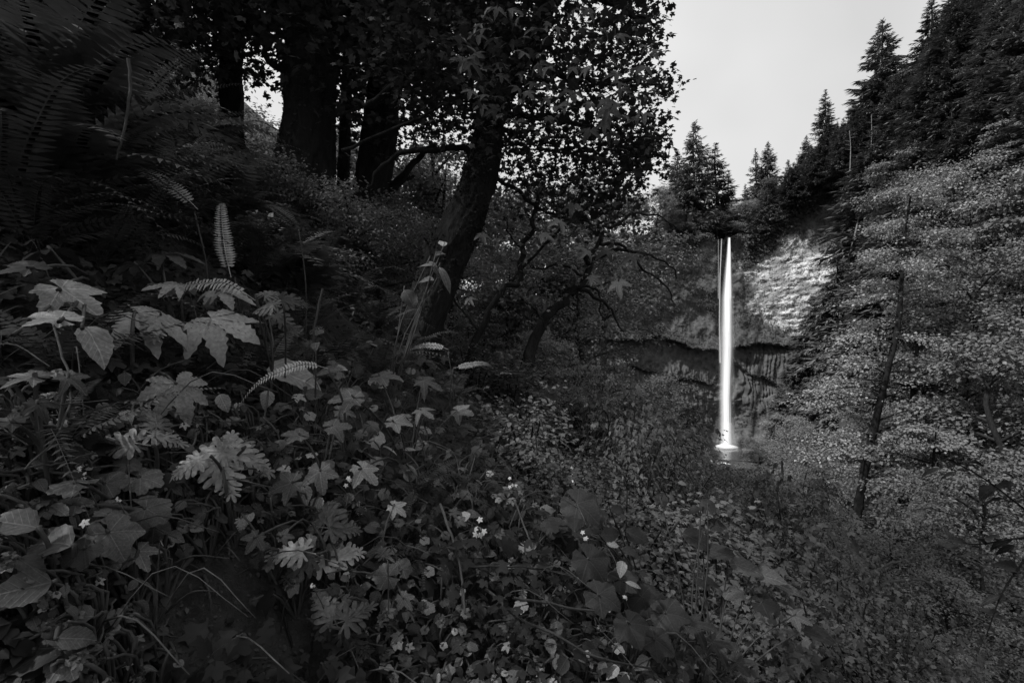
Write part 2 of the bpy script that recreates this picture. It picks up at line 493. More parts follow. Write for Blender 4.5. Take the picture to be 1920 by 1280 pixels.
def rough_mat(name, lo, hi, scale, stretch=(1, 1, 1), bump=.5, dist=.03, detail=8, rough=.9, second=None):
    m, n, b = nodes_of(name)
    tc = n.nodes.new('ShaderNodeTexCoord'); mp = n.nodes.new('ShaderNodeMapping'); mp.inputs['Scale'].default_value = stretch
    no = n.nodes.new('ShaderNodeTexNoise'); no.inputs['Scale'].default_value = scale; no.inputs['Detail'].default_value = detail
    no.inputs['Roughness'].default_value = .65
    n.links.new(tc.outputs['Object'], mp.inputs['Vector']); n.links.new(mp.outputs[0], no.inputs['Vector'])
    mr = n.nodes.new('ShaderNodeMapRange'); mr.inputs['From Min'].default_value = .3; mr.inputs['From Max'].default_value = .7
    mr.inputs['To Min'].default_value = lo; mr.inputs['To Max'].default_value = hi
    n.links.new(no.outputs['Fac'], mr.inputs['Value']); last = mr.outputs[0]
    if second:                                # moss or lichen blotches: (scale, value, low threshold, high threshold)
        n2 = n.nodes.new('ShaderNodeTexNoise'); n2.inputs['Scale'].default_value = second[0]; n2.inputs['Detail'].default_value = 5
        n.links.new(tc.outputs['Object'], n2.inputs['Vector'])
        r2 = n.nodes.new('ShaderNodeMapRange'); r2.inputs['From Min'].default_value = second[2]; r2.inputs['From Max'].default_value = second[3]
        n.links.new(n2.outputs['Fac'], r2.inputs['Value'])
        mx = n.nodes.new('ShaderNodeMix'); mx.data_type = 'FLOAT'; mx.inputs[3].default_value = second[1]
        n.links.new(r2.outputs[0], mx.inputs[0]); n.links.new(last, mx.inputs[2]); last = mx.outputs[0]
    n.links.new(last, b.inputs['Base Color'])
    b.inputs['Roughness'].default_value = rough; b.inputs['Specular IOR Level'].default_value = .15
    bp = n.nodes.new('ShaderNodeBump'); bp.inputs['Strength'].default_value = bump; bp.inputs['Distance'].default_value = dist
    n.links.new(no.outputs['Fac'], bp.inputs['Height']); n.links.new(bp.outputs['Normal'], b.inputs['Normal'])
    return m

M = {}
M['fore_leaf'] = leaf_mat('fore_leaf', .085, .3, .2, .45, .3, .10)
M['fore_bright'] = leaf_mat('fore_bright', .27, .35, .2, .42, .35, .12)  # the same leaves where light falls, brightness put into their colour
M['fore_dark'] = leaf_mat('fore_dark', .03, .4, .2, .5, .25)  # the same leaves out of the light, shade put into their colour
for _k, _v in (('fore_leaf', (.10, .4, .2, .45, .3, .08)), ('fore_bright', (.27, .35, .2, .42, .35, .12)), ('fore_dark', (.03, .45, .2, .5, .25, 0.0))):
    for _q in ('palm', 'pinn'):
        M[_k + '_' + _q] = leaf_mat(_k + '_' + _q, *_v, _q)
M['fern'] = leaf_mat('fern', .065, .45, .2, .45, .3)
M['fern_lit'] = leaf_mat('fern_lit', .3, .3, .2, .4, .35)  # lit copy of the fern, its light painted as a brighter colour
M['cover'] = leaf_mat('cover', .026, .7, .2, .5, .25)
M['canopy'] = leaf_mat('canopy', .045, .5, .22, .5, .2)
M['grove'] = leaf_mat('grove', .135, .6, .3, .5, .3)
M['alder'] = leaf_mat('alder', .15, .6, .3, .45, .3)
M['slope'] = leaf_mat('slope', .09, .6, .25, .5, .3)
M['cedar'] = leaf_mat('cedar', .11, .5, .15, .6, .2)
M['thicket'] = leaf_mat('thicket', .08, .65, .25, .5, .3)
M['needle'] = leaf_mat('needle', .085, .5, .1, .6, .2)
M['rim_moss'] = leaf_mat('rim_moss', .06, .5, .2, .7, .1)
M['petal'] = leaf_mat('petal', .75, .1, .3, .6, .2)
M['stem'] = rough_mat('stem', .05, .11, 40, (1, 1, .2), .2, .002, 4, .6)
M['twig'] = rough_mat('twig', .05, .12, 30, (1, 1, .3), .4, .004, 5, .8)
M['bark'] = rough_mat('bark', .012, .045, 9, (1, 1, .25), 1.0, .08, 9, .95, (2.3, .03, .45, .62))
M['dark_branch'] = rough_mat('dark_branch', .015, .045, 18, (1, 1, .4), .8, .02, 6, .9)
M['alder_bark'] = rough_mat('alder_bark', .008, .022, 5, (1, 1, .5), .8, .04, 7, .9, (1.7, .04, .58, .68))
M['snag'] = rough_mat('snag', .12, .26, 6, (1, 1, .3), .6, .03, 6, .8)
M['soil'] = rough_mat('soil', .03, .10, 9, (1, 1, 1), 1.0, .06, 10, .95, (22, .10, .62, .74))
M['rock'] = rough_mat('rock', .06, .2, 2.5, (1, 1, 1), 1.0, .08, 8, .85)
M['foam'] = rough_mat('foam', .8, .92, 3, (1, 1, 1), .3, .05, 4, .8)

def cliff_material():
    m, n, b = nodes_of('cliff_rock')
    tc = n.nodes.new('ShaderNodeTexCoord')
    no = n.nodes.new('ShaderNodeTexNoise'); no.inputs['Scale'].default_value = .9; no.inputs['Detail'].default_value = 9; no.inputs['Roughness'].default_value = .7
    mp = n.nodes.new('ShaderNodeMapping'); mp.inputs['Scale'].default_value = (1, 1, .7)
    n.links.new(tc.outputs['Object'], mp.inputs['Vector']); n.links.new(mp.outputs[0], no.inputs['Vector'])
    mr = n.nodes.new('ShaderNodeMapRange'); mr.inputs['From Min'].default_value = .32; mr.inputs['From Max'].default_value = .68
    mr.inputs['To Min'].default_value = .035; mr.inputs['To Max'].default_value = .16
    n.links.new(no.outputs['Fac'], mr.inputs['Value'])
    pa = n.nodes.new('ShaderNodeAttribute'); pa.attribute_name = 'pale'  # mask of the patch that has sunlight painted in
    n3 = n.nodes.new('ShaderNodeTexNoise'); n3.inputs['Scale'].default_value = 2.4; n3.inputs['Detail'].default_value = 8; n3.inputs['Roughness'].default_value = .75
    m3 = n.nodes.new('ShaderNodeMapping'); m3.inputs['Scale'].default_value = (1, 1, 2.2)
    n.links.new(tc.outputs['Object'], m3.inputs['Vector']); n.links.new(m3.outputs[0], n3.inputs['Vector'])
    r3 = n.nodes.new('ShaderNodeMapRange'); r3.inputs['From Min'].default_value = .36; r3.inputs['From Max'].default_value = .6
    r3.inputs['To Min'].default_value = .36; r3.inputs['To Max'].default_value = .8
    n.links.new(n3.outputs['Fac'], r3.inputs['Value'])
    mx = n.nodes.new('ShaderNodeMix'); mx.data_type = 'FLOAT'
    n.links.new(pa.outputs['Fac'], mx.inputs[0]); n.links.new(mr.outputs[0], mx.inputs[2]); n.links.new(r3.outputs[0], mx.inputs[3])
    n.links.new(mx.outputs[0], b.inputs['Base Color'])
    b.inputs['Roughness'].default_value = .85; b.inputs['Specular IOR Level'].default_value = .2
    bp = n.nodes.new('ShaderNodeBump'); bp.inputs['Strength'].default_value = .9; bp.inputs['Distance'].default_value = .25
    n.links.new(no.outputs['Fac'], bp.inputs['Height']); n.links.new(bp.outputs['Normal'], b.inputs['Normal'])
    return m
M['cliff'] = cliff_material()

def water_mat(name):                          # falling water in a long exposure: white, thinning towards its edges
    m, n, b = nodes_of(name)
    b.inputs['Base Color'].default_value = (.93, .93, .93, 1); b.inputs['Roughness'].default_value = .7
    b.inputs['Specular IOR Level'].default_value = .0
    at_ = n.nodes.new('ShaderNodeAttribute'); at_.attribute_name = 'opacity'
    tr = n.nodes.new('ShaderNodeBsdfTransparent'); mx = n.nodes.new('ShaderNodeMixShader')
    tl = n.nodes.new('ShaderNodeBsdfTranslucent'); tl.inputs['Color'].default_value = (.93, .93, .93, 1)
    m2 = n.nodes.new('ShaderNodeMixShader'); m2.inputs[0].default_value = .05
    n.links.new(b.outputs[0], m2.inputs[1]); n.links.new(tl.outputs[0], m2.inputs[2])
    nv = n.nodes.new('ShaderNodeCombineXYZ')      # a cloud of drops scatters light evenly, whichever way the sheet faces
    for i_, c_ in enumerate((-.35, -.55, .76)): nv.inputs[i_].default_value = c_
    n.links.new(nv.outputs[0], b.inputs['Normal'])
    n.links.new(at_.outputs['Fac'], mx.inputs[0]); n.links.new(tr.outputs[0], mx.inputs[1]); n.links.new(m2.outputs[0], mx.inputs[2])
    n.links.new(mx.outputs[0], n.nodes['Material Output'].inputs['Surface'])
    return m
M['fall'] = water_mat('falling_water')

mw, nw, bw = nodes_of('dark_water')
bw.inputs['Base Color'].default_value = (.02, .02, .02, 1); bw.inputs['Roughness'].default_value = .12
_n = nw.nodes.new('ShaderNodeTexNoise'); _n.inputs['Scale'].default_value = 3.0
_b = nw.nodes.new('ShaderNodeBump'); _b.inputs['Strength'].default_value = .4; _b.inputs['Distance'].default_value = .05
nw.links.new(_n.outputs['Fac'], _b.inputs['Height']); nw.links.new(_b.outputs['Normal'], bw.inputs['Normal'])
M['pool'] = mw

# ------------------------------------------------------------------ the ground
def axis(lo, hi, c, fine, grow):
    a = [c]; s = fine
    while a[-1] < hi:
        a.append(a[-1] + s); s *= grow
    b = [c]; s = fine
    while b[-1] > lo:
        b.append(b[-1] - s); s *= grow
    return np.array(b[:0:-1] + a)
gx = axis(-160, 190, 0.0, .03, 1.018); gy = axis(-40, 230, 1.6, .03, 1.02)
GX, GY = np.meshgrid(gx, gy)
GZ = terrain(GX, GY)
nx, ny = len(gx), len(gy)
ii = (np.arange(ny - 1)[:, None] * nx + np.arange(nx - 1)[None]).ravel()
quads = np.stack([ii, ii + 1, ii + 1 + nx, ii + nx], -1)
ground = obj('hillside', make_mesh('hillside', np.stack([GX, GY, GZ], -1).reshape(-1, 3), quads, M['soil'], True), kind='structure')

# ------------------------------------------------------------------ cliff amphitheatre
cx = np.arange(6, 60.01, .15); rows = 300
def in_poly(px, py, poly):
    poly = np.asarray(poly, float); c = np.zeros(np.shape(px), bool); j = len(poly) - 1
    for i in range(len(poly)):
        a, b = poly[i], poly[j]
        with np.errstate(divide='ignore', invalid='ignore'):
            hit = ((a[1] > py) != (b[1] > py)) & (px < (b[0] - a[0]) * (py - a[1]) / (b[1] - a[1]) + a[0])
        c ^= hit; j = i
    return c
def ledge_z(x):
    return np.interp(x, [6, 18, 26, 32, 36, 40, 45, 52, 60], [.8, .4, .7, -1.2, -1.5, -.4, -.3, -.1, 0])
def ledge2_z(x):
    return np.interp(x, [6, 20, 29, 34, 37, 40, 44, 52, 60], [-3.5, -4.2, -6.5, -7.0, -2.0, -5.2, -7.2, -7.2, -7])
ztop = terrain(cx, ycl(cx) + 3.2) + .3
zz = np.linspace(0, 1, rows)
CX = np.broadcast_to(cx, (rows, len(cx)))
CZ = -20 + zz[:, None] * (ztop[None] + 20)
l1 = ledge_z(cx)[None] + fbm(CX * .35, CX * 0, 50) * .8 + fbm(CX * 1.5, CX * 0, 57) * .25
l2 = ledge2_z(cx)[None] + fbm(CX * .45, CX * 0, 51) * .6
d1 = CZ - l1; d2 = CZ - l2
dep = ycl(CX) + 0.03 * np.maximum(d1, 0)
dep = dep + fbm(CX * .22, CZ * .22, 52) * 1.1 + fbm(CX * .8, CZ * .8, 53) * .38 + fbm(CX * 2.6, CZ * 2.6, 54) * .14
dep = dep - 1.1 * np.exp(-np.maximum(d1, 0) / 1.2) * (d1 > 0)
under = (d1 <= 0)
rec = 1.1 * np.exp(np.minimum(d1, 0) / 1.3) + .5
colw = .55 + .25 * vnoise(CX * .15, CZ * 0, 60)
lean = CX + .18 * (CZ + 3) * np.sin(CX * .12) + fbm(CX * .3, CZ * .12, 61) * .7
ph = lean / colw
cid = np.floor(ph)
colm = sstep(.35, .6, vnoise(CX * .11 + 3, CZ * .33, 62) + .12)
col = -(np.sin((ph - cid) * np.pi) ** .5) * .42 * vnoise(CX * .2, CZ * .3, 64) * 1.6 + (_hash(cid.astype(np.int64) + 900, np.floor(CZ / 2.4 + _hash(cid.astype(np.int64) + 900, cid.astype(np.int64) * 0, 6) * 3).astype(np.int64) + 900, 7) - .5) * .45
dep = dep + np.where(under, rec + col * colm, 0)
dep = dep - np.where((d2 > 0) & under, .55 * np.exp(-d2 / .9), 0) + np.where(d2 <= 0, .9 * np.exp(d2 / 1.2), 0)
talus = np.maximum(0, -8.5 + fbm(CX * .2, CX * 0, 66) * 1.5 - CZ)
talus = talus * (1 - np.exp(-((CX - 35.2) / 6.0) ** 4))
dep = dep - talus * .85 - (talus > 0) * (fbm(CX * 1.1, CZ * 1.1, 67) * .5)
dep = dep + 1.2 * np.exp(-((CX - 36.2) / 1.1) ** 2) * (d1 > 0)           # the chute behind the water
dep = dep - sstep(ztop - 1.6, ztop, CZ) * (.5 + fbm(CX * .6, CX * 0, 68) * .8)
cpx, cpy = proj(np.stack([CX, dep, CZ], -1))
wob = fbm(CX * .5, CZ * .5, 70, 6) * 26; wob2 = fbm(CX * .5, CZ * .5, 71, 6) * 24
pale = in_poly(cpx + wob, cpy + wob2, [(1393, 468), (1420, 452), (1450, 436), (1505, 446), (1516, 474), (1560, 470), (1566, 530), (1545, 590), (1510, 632), (1455, 618), (1408, 580), (1418, 520), (1388, 496)]).astype(float)  # bright patch: pale lichen plus sunlight painted into the rock colour
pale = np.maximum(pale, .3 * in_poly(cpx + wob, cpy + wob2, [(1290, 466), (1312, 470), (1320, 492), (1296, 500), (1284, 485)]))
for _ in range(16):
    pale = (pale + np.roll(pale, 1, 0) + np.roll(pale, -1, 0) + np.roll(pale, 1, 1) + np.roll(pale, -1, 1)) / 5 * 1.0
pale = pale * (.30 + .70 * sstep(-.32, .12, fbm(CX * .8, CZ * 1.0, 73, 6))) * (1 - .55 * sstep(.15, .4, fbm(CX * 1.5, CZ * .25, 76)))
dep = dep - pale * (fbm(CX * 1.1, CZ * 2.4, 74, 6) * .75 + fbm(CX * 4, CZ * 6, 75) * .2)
ii = (np.arange(rows - 1)[:, None] * len(cx) + np.arange(len(cx) - 1)[None]).ravel()
quads = np.stack([ii, ii + 1, ii + 1 + len(cx), ii + len(cx)], -1)
CV = np.stack([CX, dep, CZ], -1)
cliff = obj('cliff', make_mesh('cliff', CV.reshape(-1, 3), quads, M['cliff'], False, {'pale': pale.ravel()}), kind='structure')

# moss, ferns and grass that cling to the cliff and hang over its rim
def cliff_growth():
    g = Geo()
    mossy = sstep(-.05, .2, fbm(CX * .3, CZ * .3, 80)) * (d1 > .2) + 1.0 * (talus > .3) * sstep(-.1, .1, fbm(CX * .4, CZ * .4, 82)) + .12 * (d1 > 0)
    mossy = mossy * (1 - .75 * (pale > .25))
    mossy = mossy + 1.2 * ((d1 > -.1) & (d1 < 1.2)) + .9 * ((d2 > -.1) & (d2 < .8))
    rim = sstep(ztop - 2.2, ztop - .2, CZ) * 1.6 * (.3 + vnoise(CX * .7, CX * 0, 83) * 1.4)
    dome = 3.0 * sstep(38.5, 41, CX) * sstep(ztop - 6.0, ztop - 3.5, CZ)
    p = (mossy + rim + dome).ravel(); p = p / p.sum()
    K = 46000
    k = rng.choice(p.size, K, p=p)
    pos = CV.reshape(-1, 3)[k] + rng.normal(0, 1, (K, 3)) * (.06 + .09 * (rim + dome).ravel()[k])[:, None]; pos[:, 1] -= .05
    n = np.array([0, -.75, .65]) + rng.normal(0, .35, (K, 3))
    tip = np.array([0, -.5, -.8]) + rng.normal(0, .45, (K, 3))
    g.add(*leaf_batch(T['kite'], pos, n, tip, rng.uniform(.12, .32, K) * (1 + .9 * (dome + rim).ravel()[k] / 3)))
    return g
obj('cliff_foliage', cliff_growth().mesh('cliff_foliage', M['rim_moss']), kind='stuff')

def sunlit_growth():
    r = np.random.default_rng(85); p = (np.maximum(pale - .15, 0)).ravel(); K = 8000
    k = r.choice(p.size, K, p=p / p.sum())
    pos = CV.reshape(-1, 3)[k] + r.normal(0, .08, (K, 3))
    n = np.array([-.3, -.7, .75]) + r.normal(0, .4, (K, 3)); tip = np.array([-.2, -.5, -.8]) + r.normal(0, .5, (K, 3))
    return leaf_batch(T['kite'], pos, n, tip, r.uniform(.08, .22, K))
M['pale_moss'] = leaf_mat('pale_moss', .45, .5, .2, .7, .1)  # moss tufts coloured bright to carry the patch's painted sunlight
obj('pale_moss', make_mesh('pale_moss', *sunlit_growth(), M['pale_moss']), kind='stuff')

# ------------------------------------------------------------------ waterfall, pool
def fall_sheet(name, rowsdef, cols, depth, ripple, dens, seed, parent):
    ys = np.array([r[0] for r in rowsdef], float); c = np.array([r[1] for r in rowsdef], float); w = np.array([r[2] for r in rowsdef], float)
    n = 120
    yy = np.linspace(ys[0], ys[-1], n)
    cc = np.interp(yy, ys, c); ww = np.interp(yy, ys, w)
    Yd = depth
    u = np.linspace(-1, 1, cols)
    z = (640 - yy) / F * Yd
    X = ((cc[:, None] + .5 * ww[:, None] * u[None]) - 960) / F * Yd
    bulge = np.sqrt(np.maximum(0, 1 - u ** 2))[None] * (.5 * ww[:, None] / F * Yd) * .8
    Yy = Yd - bulge + ripple * fbm(u[None] * 9 + 0 * yy[:, None], yy[:, None] / 60 + 0 * u[None], seed, 3)
    Z = np.broadcast_to(z[:, None], X.shape)
    st = vnoise(u[None] * 7 + 30 + 0 * yy[:, None], yy[:, None] / 90 + 0 * u[None], seed + 3)
    den = dens * (1 - np.abs(u) ** 2)[None] ** 1.7 * (.62 + .5 * st)
    top = sstep(0, 6, np.arange(n))[:, None]; 
    den = np.clip(den * (.8 + .2 * top), 0, 1)
    ii = (np.arange(n - 1)[:, None] * cols + np.arange(cols - 1)[None]).ravel()
    q = np.stack([ii, ii + cols, ii + 1 + cols, ii + 1], -1)
    return obj(name, make_mesh(name, np.stack([X, Yy, Z], -1).reshape(-1, 3), q, M['fall'], True, {'opacity': den.ravel()}), parent)
FY = 78.4
fall = thing('waterfall', 'tall thin white waterfall dropping from the notched cliff rim into a dark pool', 'waterfall')
fall_sheet('main_plume', [(446, 1367, 6), (480, 1366, 10), (520, 1364, 17), (560, 1362, 24), (650, 1361, 27), (750, 1359, 26), (838, 1360, 27)], 33, FY, .03, 1.3, 5, fall)
fall_sheet('spray_veil', [(500, 1365, 16), (560, 1364, 32), (650, 1362, 42), (750, 1361, 42), (838, 1361, 46)], 25, FY + .4, .1, .10, 9, fall)
fall_sheet('side_thread', [(448, 1353, 3.2), (520, 1350, 3.5), (600, 1349, 4), (680, 1350, 5)], 9, FY + .6, .03, .5, 12, fall)
fall_sheet('side_thread', [(449, 1347, 2), (520, 1347, 2.5), (560, 1347, 3)], 7, FY + .8, .03, .3, 15, fall)
def splash():
    n, m = 14, 40
    u = np.linspace(0, 1, n); a = np.linspace(0, 2 * np.pi, m, endpoint=False)
    c = at(1361, 838, FY - .4)
    rr = 1.9 * u[:, None] * (1 + .12 * fbm(np.cos(a)[None] * 2 + 5 + 0 * u[:, None], np.sin(a)[None] * 2 + 0 * u[:, None], 3))
    X = c[0] + rr * np.cos(a)[None]; Y = c[1] + rr * np.sin(a)[None] * .8
    Z = c[2] + .9 * np.maximum(0, 1 - u[:, None] ** .6) * (1 + .25 * fbm(X * .8, Y * .8, 8)) + .05
    V = np.stack([X, Y, Z + 0 * X], -1).reshape(-1, 3)
    i = (np.arange(n - 1)[:, None] * m); j = np.arange(m)[None]; jn = (j + 1) % m
    q = np.stack([i + j, i + m + j, i + m + jn, i + jn], -1).reshape(-1, 4)
    den = np.clip(1.15 - 1.0 * u ** 2, 0, 1)[:, None] * np.ones(m)[None]
    return make_mesh('splash', V, q, M['fall'], True, {'opacity': den.ravel()})
obj('splash', splash(), fall)
fall_sheet('mist', [(790, 1361, 30), (812, 1361, 46), (828, 1361, 62), (842, 1361, 70)], 33, FY - .9, .05, .16, 19, fall)

zpool = at(1361, 838, FY)[2] - .02
a = np.linspace(0, 2 * np.pi, 60, endpoint=False)
pr = 1 + .15 * fbm(np.cos(a) * 2, np.sin(a) * 2, 90)
pc = np.array([35.2, 77.0])
pv = np.concatenate([[[pc[0], pc[1], zpool]], np.stack([pc[0] + 10.5 * pr * np.cos(a), pc[1] + 7.5 * pr * np.sin(a), np.full(60, zpool)], -1)])
pt_ = np.stack([np.zeros(60, int), 1 + np.arange(60), 1 + (np.arange(60) + 1) % 60], -1)
obj('pool_water', make_mesh('pool_water', pv, pt_, M['pool'], True), kind='structure')

def boulder_mesh(seed):
    import bmesh
    bm = bmesh.new(); bmesh.ops.create_icosphere(bm, subdivisions=3, radius=1.0)
    r = np.random.default_rng(seed)
    cuts = rdirs(9, r)
    for v in bm.verts:
        p = np.array(v.co)
        for c in cuts:
            d = p @ c - .78
            if d > 0:
                p = p - c * d * .9
        p = p * (1 + .10 * float(fbm(p[0] * 2.1 + seed, p[1] * 2.1 + p[2], seed)))
        v.co = p * np.array([1.2, .9, .65])
    me = bpy.data.meshes.new('boulder'); bm.to_mesh(me); bm.free(); me.materials.append(M['rock'])
    return me
BM = [boulder_mesh(s) for s in (1, 2, 3)]
for i, (px, py, Y, s, lab) in enumerate([
        (1305, 838, 75, .9, 'rounded wet boulder on the shore just west of the waterfall pool'),
        (1322, 852, 73, .6, 'small dark boulder in front of the pool, below the white splash'),
        (1402, 846, 73.5, .8, 'dark angular boulder at the pool edge, east of the splash'),
        (1240, 862, 62, 1.0, 'pale boulder showing in the creek bed below the waterfall pool'),
        (1275, 872, 60, .7, 'low flat boulder beside the pale one in the creek bed')]):
    o = obj('boulder', BM[i % 3], loc=at(px, py, Y)); o.rotation_euler = (0, 0, i * 1.3); o.scale = (s, s, s)
    o['label'] = lab; o['category'] = 'boulder'; o['group'] = 'boulders round the pool'

# white water of the creek below the pool
cw = Geo()
for k in range(14):
    p0 = at(1235 + 9 * k, 868 + 5 * math.sin(k * 1.7), 58); 
    cw.add(*tube([p0, p0 + [.5, -.2, -.05], p0 + [1.1, -.3, -.15]], [.05, .14, .04], 6))
obj('creek_foam', cw.mesh('creek_foam', M['foam'], True), kind='stuff')

# ------------------------------------------------------------------ labels from what a thing stands beside
LANDMARKS = [(1362, 440, 'the waterfall lip'), (1360, 835, 'the waterfall pool'), (1480, 530, 'the pale rock patch'), (1655, 750, 'the tall alder trunk'),
             (1610, 980, 'the foot of the alder'), (860, 430, 'the leaning mossy trunk'), (790, 600, 'the foot of the leaning trunk'), (585, 120, 'the thick upright trunk'),
             (430, 850, 'the bright ferny leaves'), (430, 1120, 'the bare soil bank'), (190, 600, 'the tall lobed leaves'), (1100, 1050, 'the white flower spikes'),
             (1655, 60, 'the tallest skyline conifer'), (1548, 200, 'the slim skyline conifer'), (1440, 300, 'the squat skyline conifer'), (1305, 260, 'the conifer beside the fall lip'),
             (1880, 100, 'the high gorge wall'), (1850, 500, 'the steep gorge wall'), (1100, 570, 'the arching vine maple'), (1850, 1050, 'the blurred branch'),
             (300, 270, 'the dark fern bank'), (620, 700, 'the upright stems')]
_used = {}
def where(px, py):
    L = min(LANDMARKS, key=lambda l: (l[0] - px) ** 2 + (l[1] - py) ** 2)
    dx, dy = px - L[0], py - L[1]
    d = math.hypot(dx, dy)
    far = 'close ' if d < 60 else '' if d < 160 else 'well '
    if abs(dx) > 2.2 * abs(dy): w = 'east of' if dx > 0 else 'west of'
    elif abs(dy) > 2.2 * abs(dx): w = 'below' if dy > 0 else 'above'
    else: w = ('down' if dy > 0 else 'up') + (' and east of' if dx > 0 else ' and west of')
    return f'{far}{w} {L[2]}'
ORD = ['', 'second ', 'third ', 'fourth ', 'fifth ', 'sixth ', 'seventh ', 'eighth ', 'ninth ', 'tenth ', 'eleventh ', 'twelfth ', 'thirteenth ', 'fourteenth ', 'fifteenth ', 'sixteenth ', 'seventeenth ', 'eighteenth ', 'nineteenth ', 'twentieth ']
SIZE = ['small ', 'mid-sized ', 'large ', 'very large ']
def auto_label(what, p, size=None):
    p = np.asarray(p, float)
    px, py = proj(p) if p[1] > .3 else (-500, 600)
    w = where(float(px), float(py))
    base = f'{what} {w}'
    k = _used.get(base, 0); _used[base] = k + 1
    return (ORD[min(k, 19)] + base) if k else base

# ------------------------------------------------------------------ trees far and near
def leafy_tree_parts(seed, H, Rr, nleaf, leaf, nl, bark, leafmat, form='round', tmpl='kite'):
    r = np.random.default_rng(seed)
    path = smooth_path([[0, 0, -1.5], [r.normal(0, .02) * H, r.normal(0, .02) * H, .3 * H], [r.normal(0, .04) * H, r.normal(0, .04) * H, .65 * H], [r.normal(0, .05) * H, r.normal(0, .05) * H, .95 * H]], 14)
    tr = H * .018
    tv = tube(path, np.linspace(tr * 1.2, tr * .12, 14), 8, .15, seed)
    br = Geo(); cents = []; outs = []
    for i in range(nl):
        f = r.uniform(.22, .95) if form != 'layered' else .18 + .78 * i / nl
        b = path[int(np.clip((f * .95 * H + 1.5) / (.95 * H + 1.5) * 13, 0, 13))]
        env = (math.sin(math.pi * (f * .8 + .12)) ** .7) if form == 'round' else (1.05 - f) ** .7 * .95 + .12 if form == 'layered' else math.sin(math.pi * f ** 1.4) ** .8
        L = Rr * env * r.uniform(.7, 1.15)
        az = r.uniform(0, 2 * np.pi)
        d = np.array([math.cos(az), math.sin(az), 0])
        up = r.uniform(.25, .7) if form == 'round' else r.uniform(-.05, .3)
        P = smooth_path([b, b + d * L * .35 + [0, 0, up * L * .4], b + d * L * .75 + [0, 0, up * L * .62], b + d * L + [0, 0, up * L * .6 - .06 * L]], 7)
        br.add(*tube(P, np.linspace(tr * .38, tr * .06, 7), 5))
        for q in range(2, 7):
            side = np.cross(d, [0, 0, 1])
            for s in range(2 if q < 4 else 3):
                c = P[q] + side * r.normal(0, .26) * L * (1.2 - q / 9) + [0, 0, r.normal(0, .05) * L] + d * r.normal(0, .1) * L
                cents.append(c); outs.append(d)
    cents = np.array(cents); outs = np.array(outs)
    k = r.integers(0, len(cents), nleaf)
    cr = Rr * (.10 if form == 'round' else .10)
    flat = .55 if form == 'round' else .22
    off = r.normal(0, 1, (nleaf, 3)) * np.array([cr, cr, cr * flat])
    pos = cents[k] + off
    n = np.array([0, 0, 1.0]) + r.normal(0, .45, (nleaf, 3)) + off / cr * .25
    tip = outs[k] * .6 + off / cr * .7 + r.normal(0, .5, (nleaf, 3)) + [0, 0, -.35]
    g = Geo().add(*leaf_batch(T[tmpl], pos, n, tip, leaf * r.uniform(.7, 1.3, nleaf)))
    return make_mesh('trunk', *tv, bark, True), br.mesh('branchwork', bark, True), g.mesh('crown', leafmat)

def conifer_parts(seed, H, Rr, nb, ns, bark, mat, droop=.3, sparse=0.0):
    r = np.random.default_rng(seed)
    path = smooth_path([[0, 0, -2], [r.normal(0, .008) * H, 0, .4 * H], [0, r.normal(0, .008) * H, .8 * H], [0, 0, H]], 12)
    tv = tube(path, np.linspace(H * .014, H * .0012, 12), 7, .1, seed)
    f = np.sort(r.uniform(.06, 1, nb) ** .9)
    pos = []; nn = []; tt = []; ss = []
    for fi in f:
        L = Rr * ((1 - fi) ** .75 * r.uniform(.65, 1.15) + .03)
        if r.uniform() < sparse: L *= .4
        az = r.uniform(0, 2 * np.pi); d = np.array([math.cos(az), math.sin(az), 0]); sd = np.array([-d[1], d[0], 0])
        b = np.array([0, 0, fi * H])
        m = max(5, int(ns * (.35 + .65 * L / Rr)))
        u = r.uniform(.12, 1, m)
        up = .25 * fi - droop * (1 - .5 * fi)
        p = b + d * (u * L)[:, None] + np.array([0, 0, 1]) * (up * u * L + .18 * L * u * u)[:, None]
        s = np.where(r.uniform(size=m) < .5, -1, 1)[:, None]
        tipd = d * r.uniform(.4, 1, (m, 1)) + sd * s * r.uniform(.2, 1.0, (m, 1)) * (1.1 - u[:, None]) + np.array([0, 0, -1]) * r.uniform(0, .45 + droop, (m, 1))
        pos.append(p); tt.append(tipd)
        nn.append(np.array([0, 0, 1.0]) + r.normal(0, .35, (m, 3)) + d * .2)
        ss.append((L * r.uniform(.28, .5, m) * (1.15 - .5 * u)) + .12)
    K = 26
    pos.append(np.stack([np.zeros(K), np.zeros(K), r.uniform(.9, 1.0, K) * H], -1)); tt.append(np.stack([r.normal(0, .5, K), r.normal(0, .5, K), r.uniform(.1, 1, K)], -1)); nn.append(rdirs(K, r)); ss.append(np.full(K, .028 * H))
    g = Geo().add(*leaf_batch(T['needle'], np.concatenate(pos), np.concatenate(nn), np.concatenate(tt), np.concatenate(ss)))
    return make_mesh('trunk', *tv, bark, True), g.mesh('crown', mat)

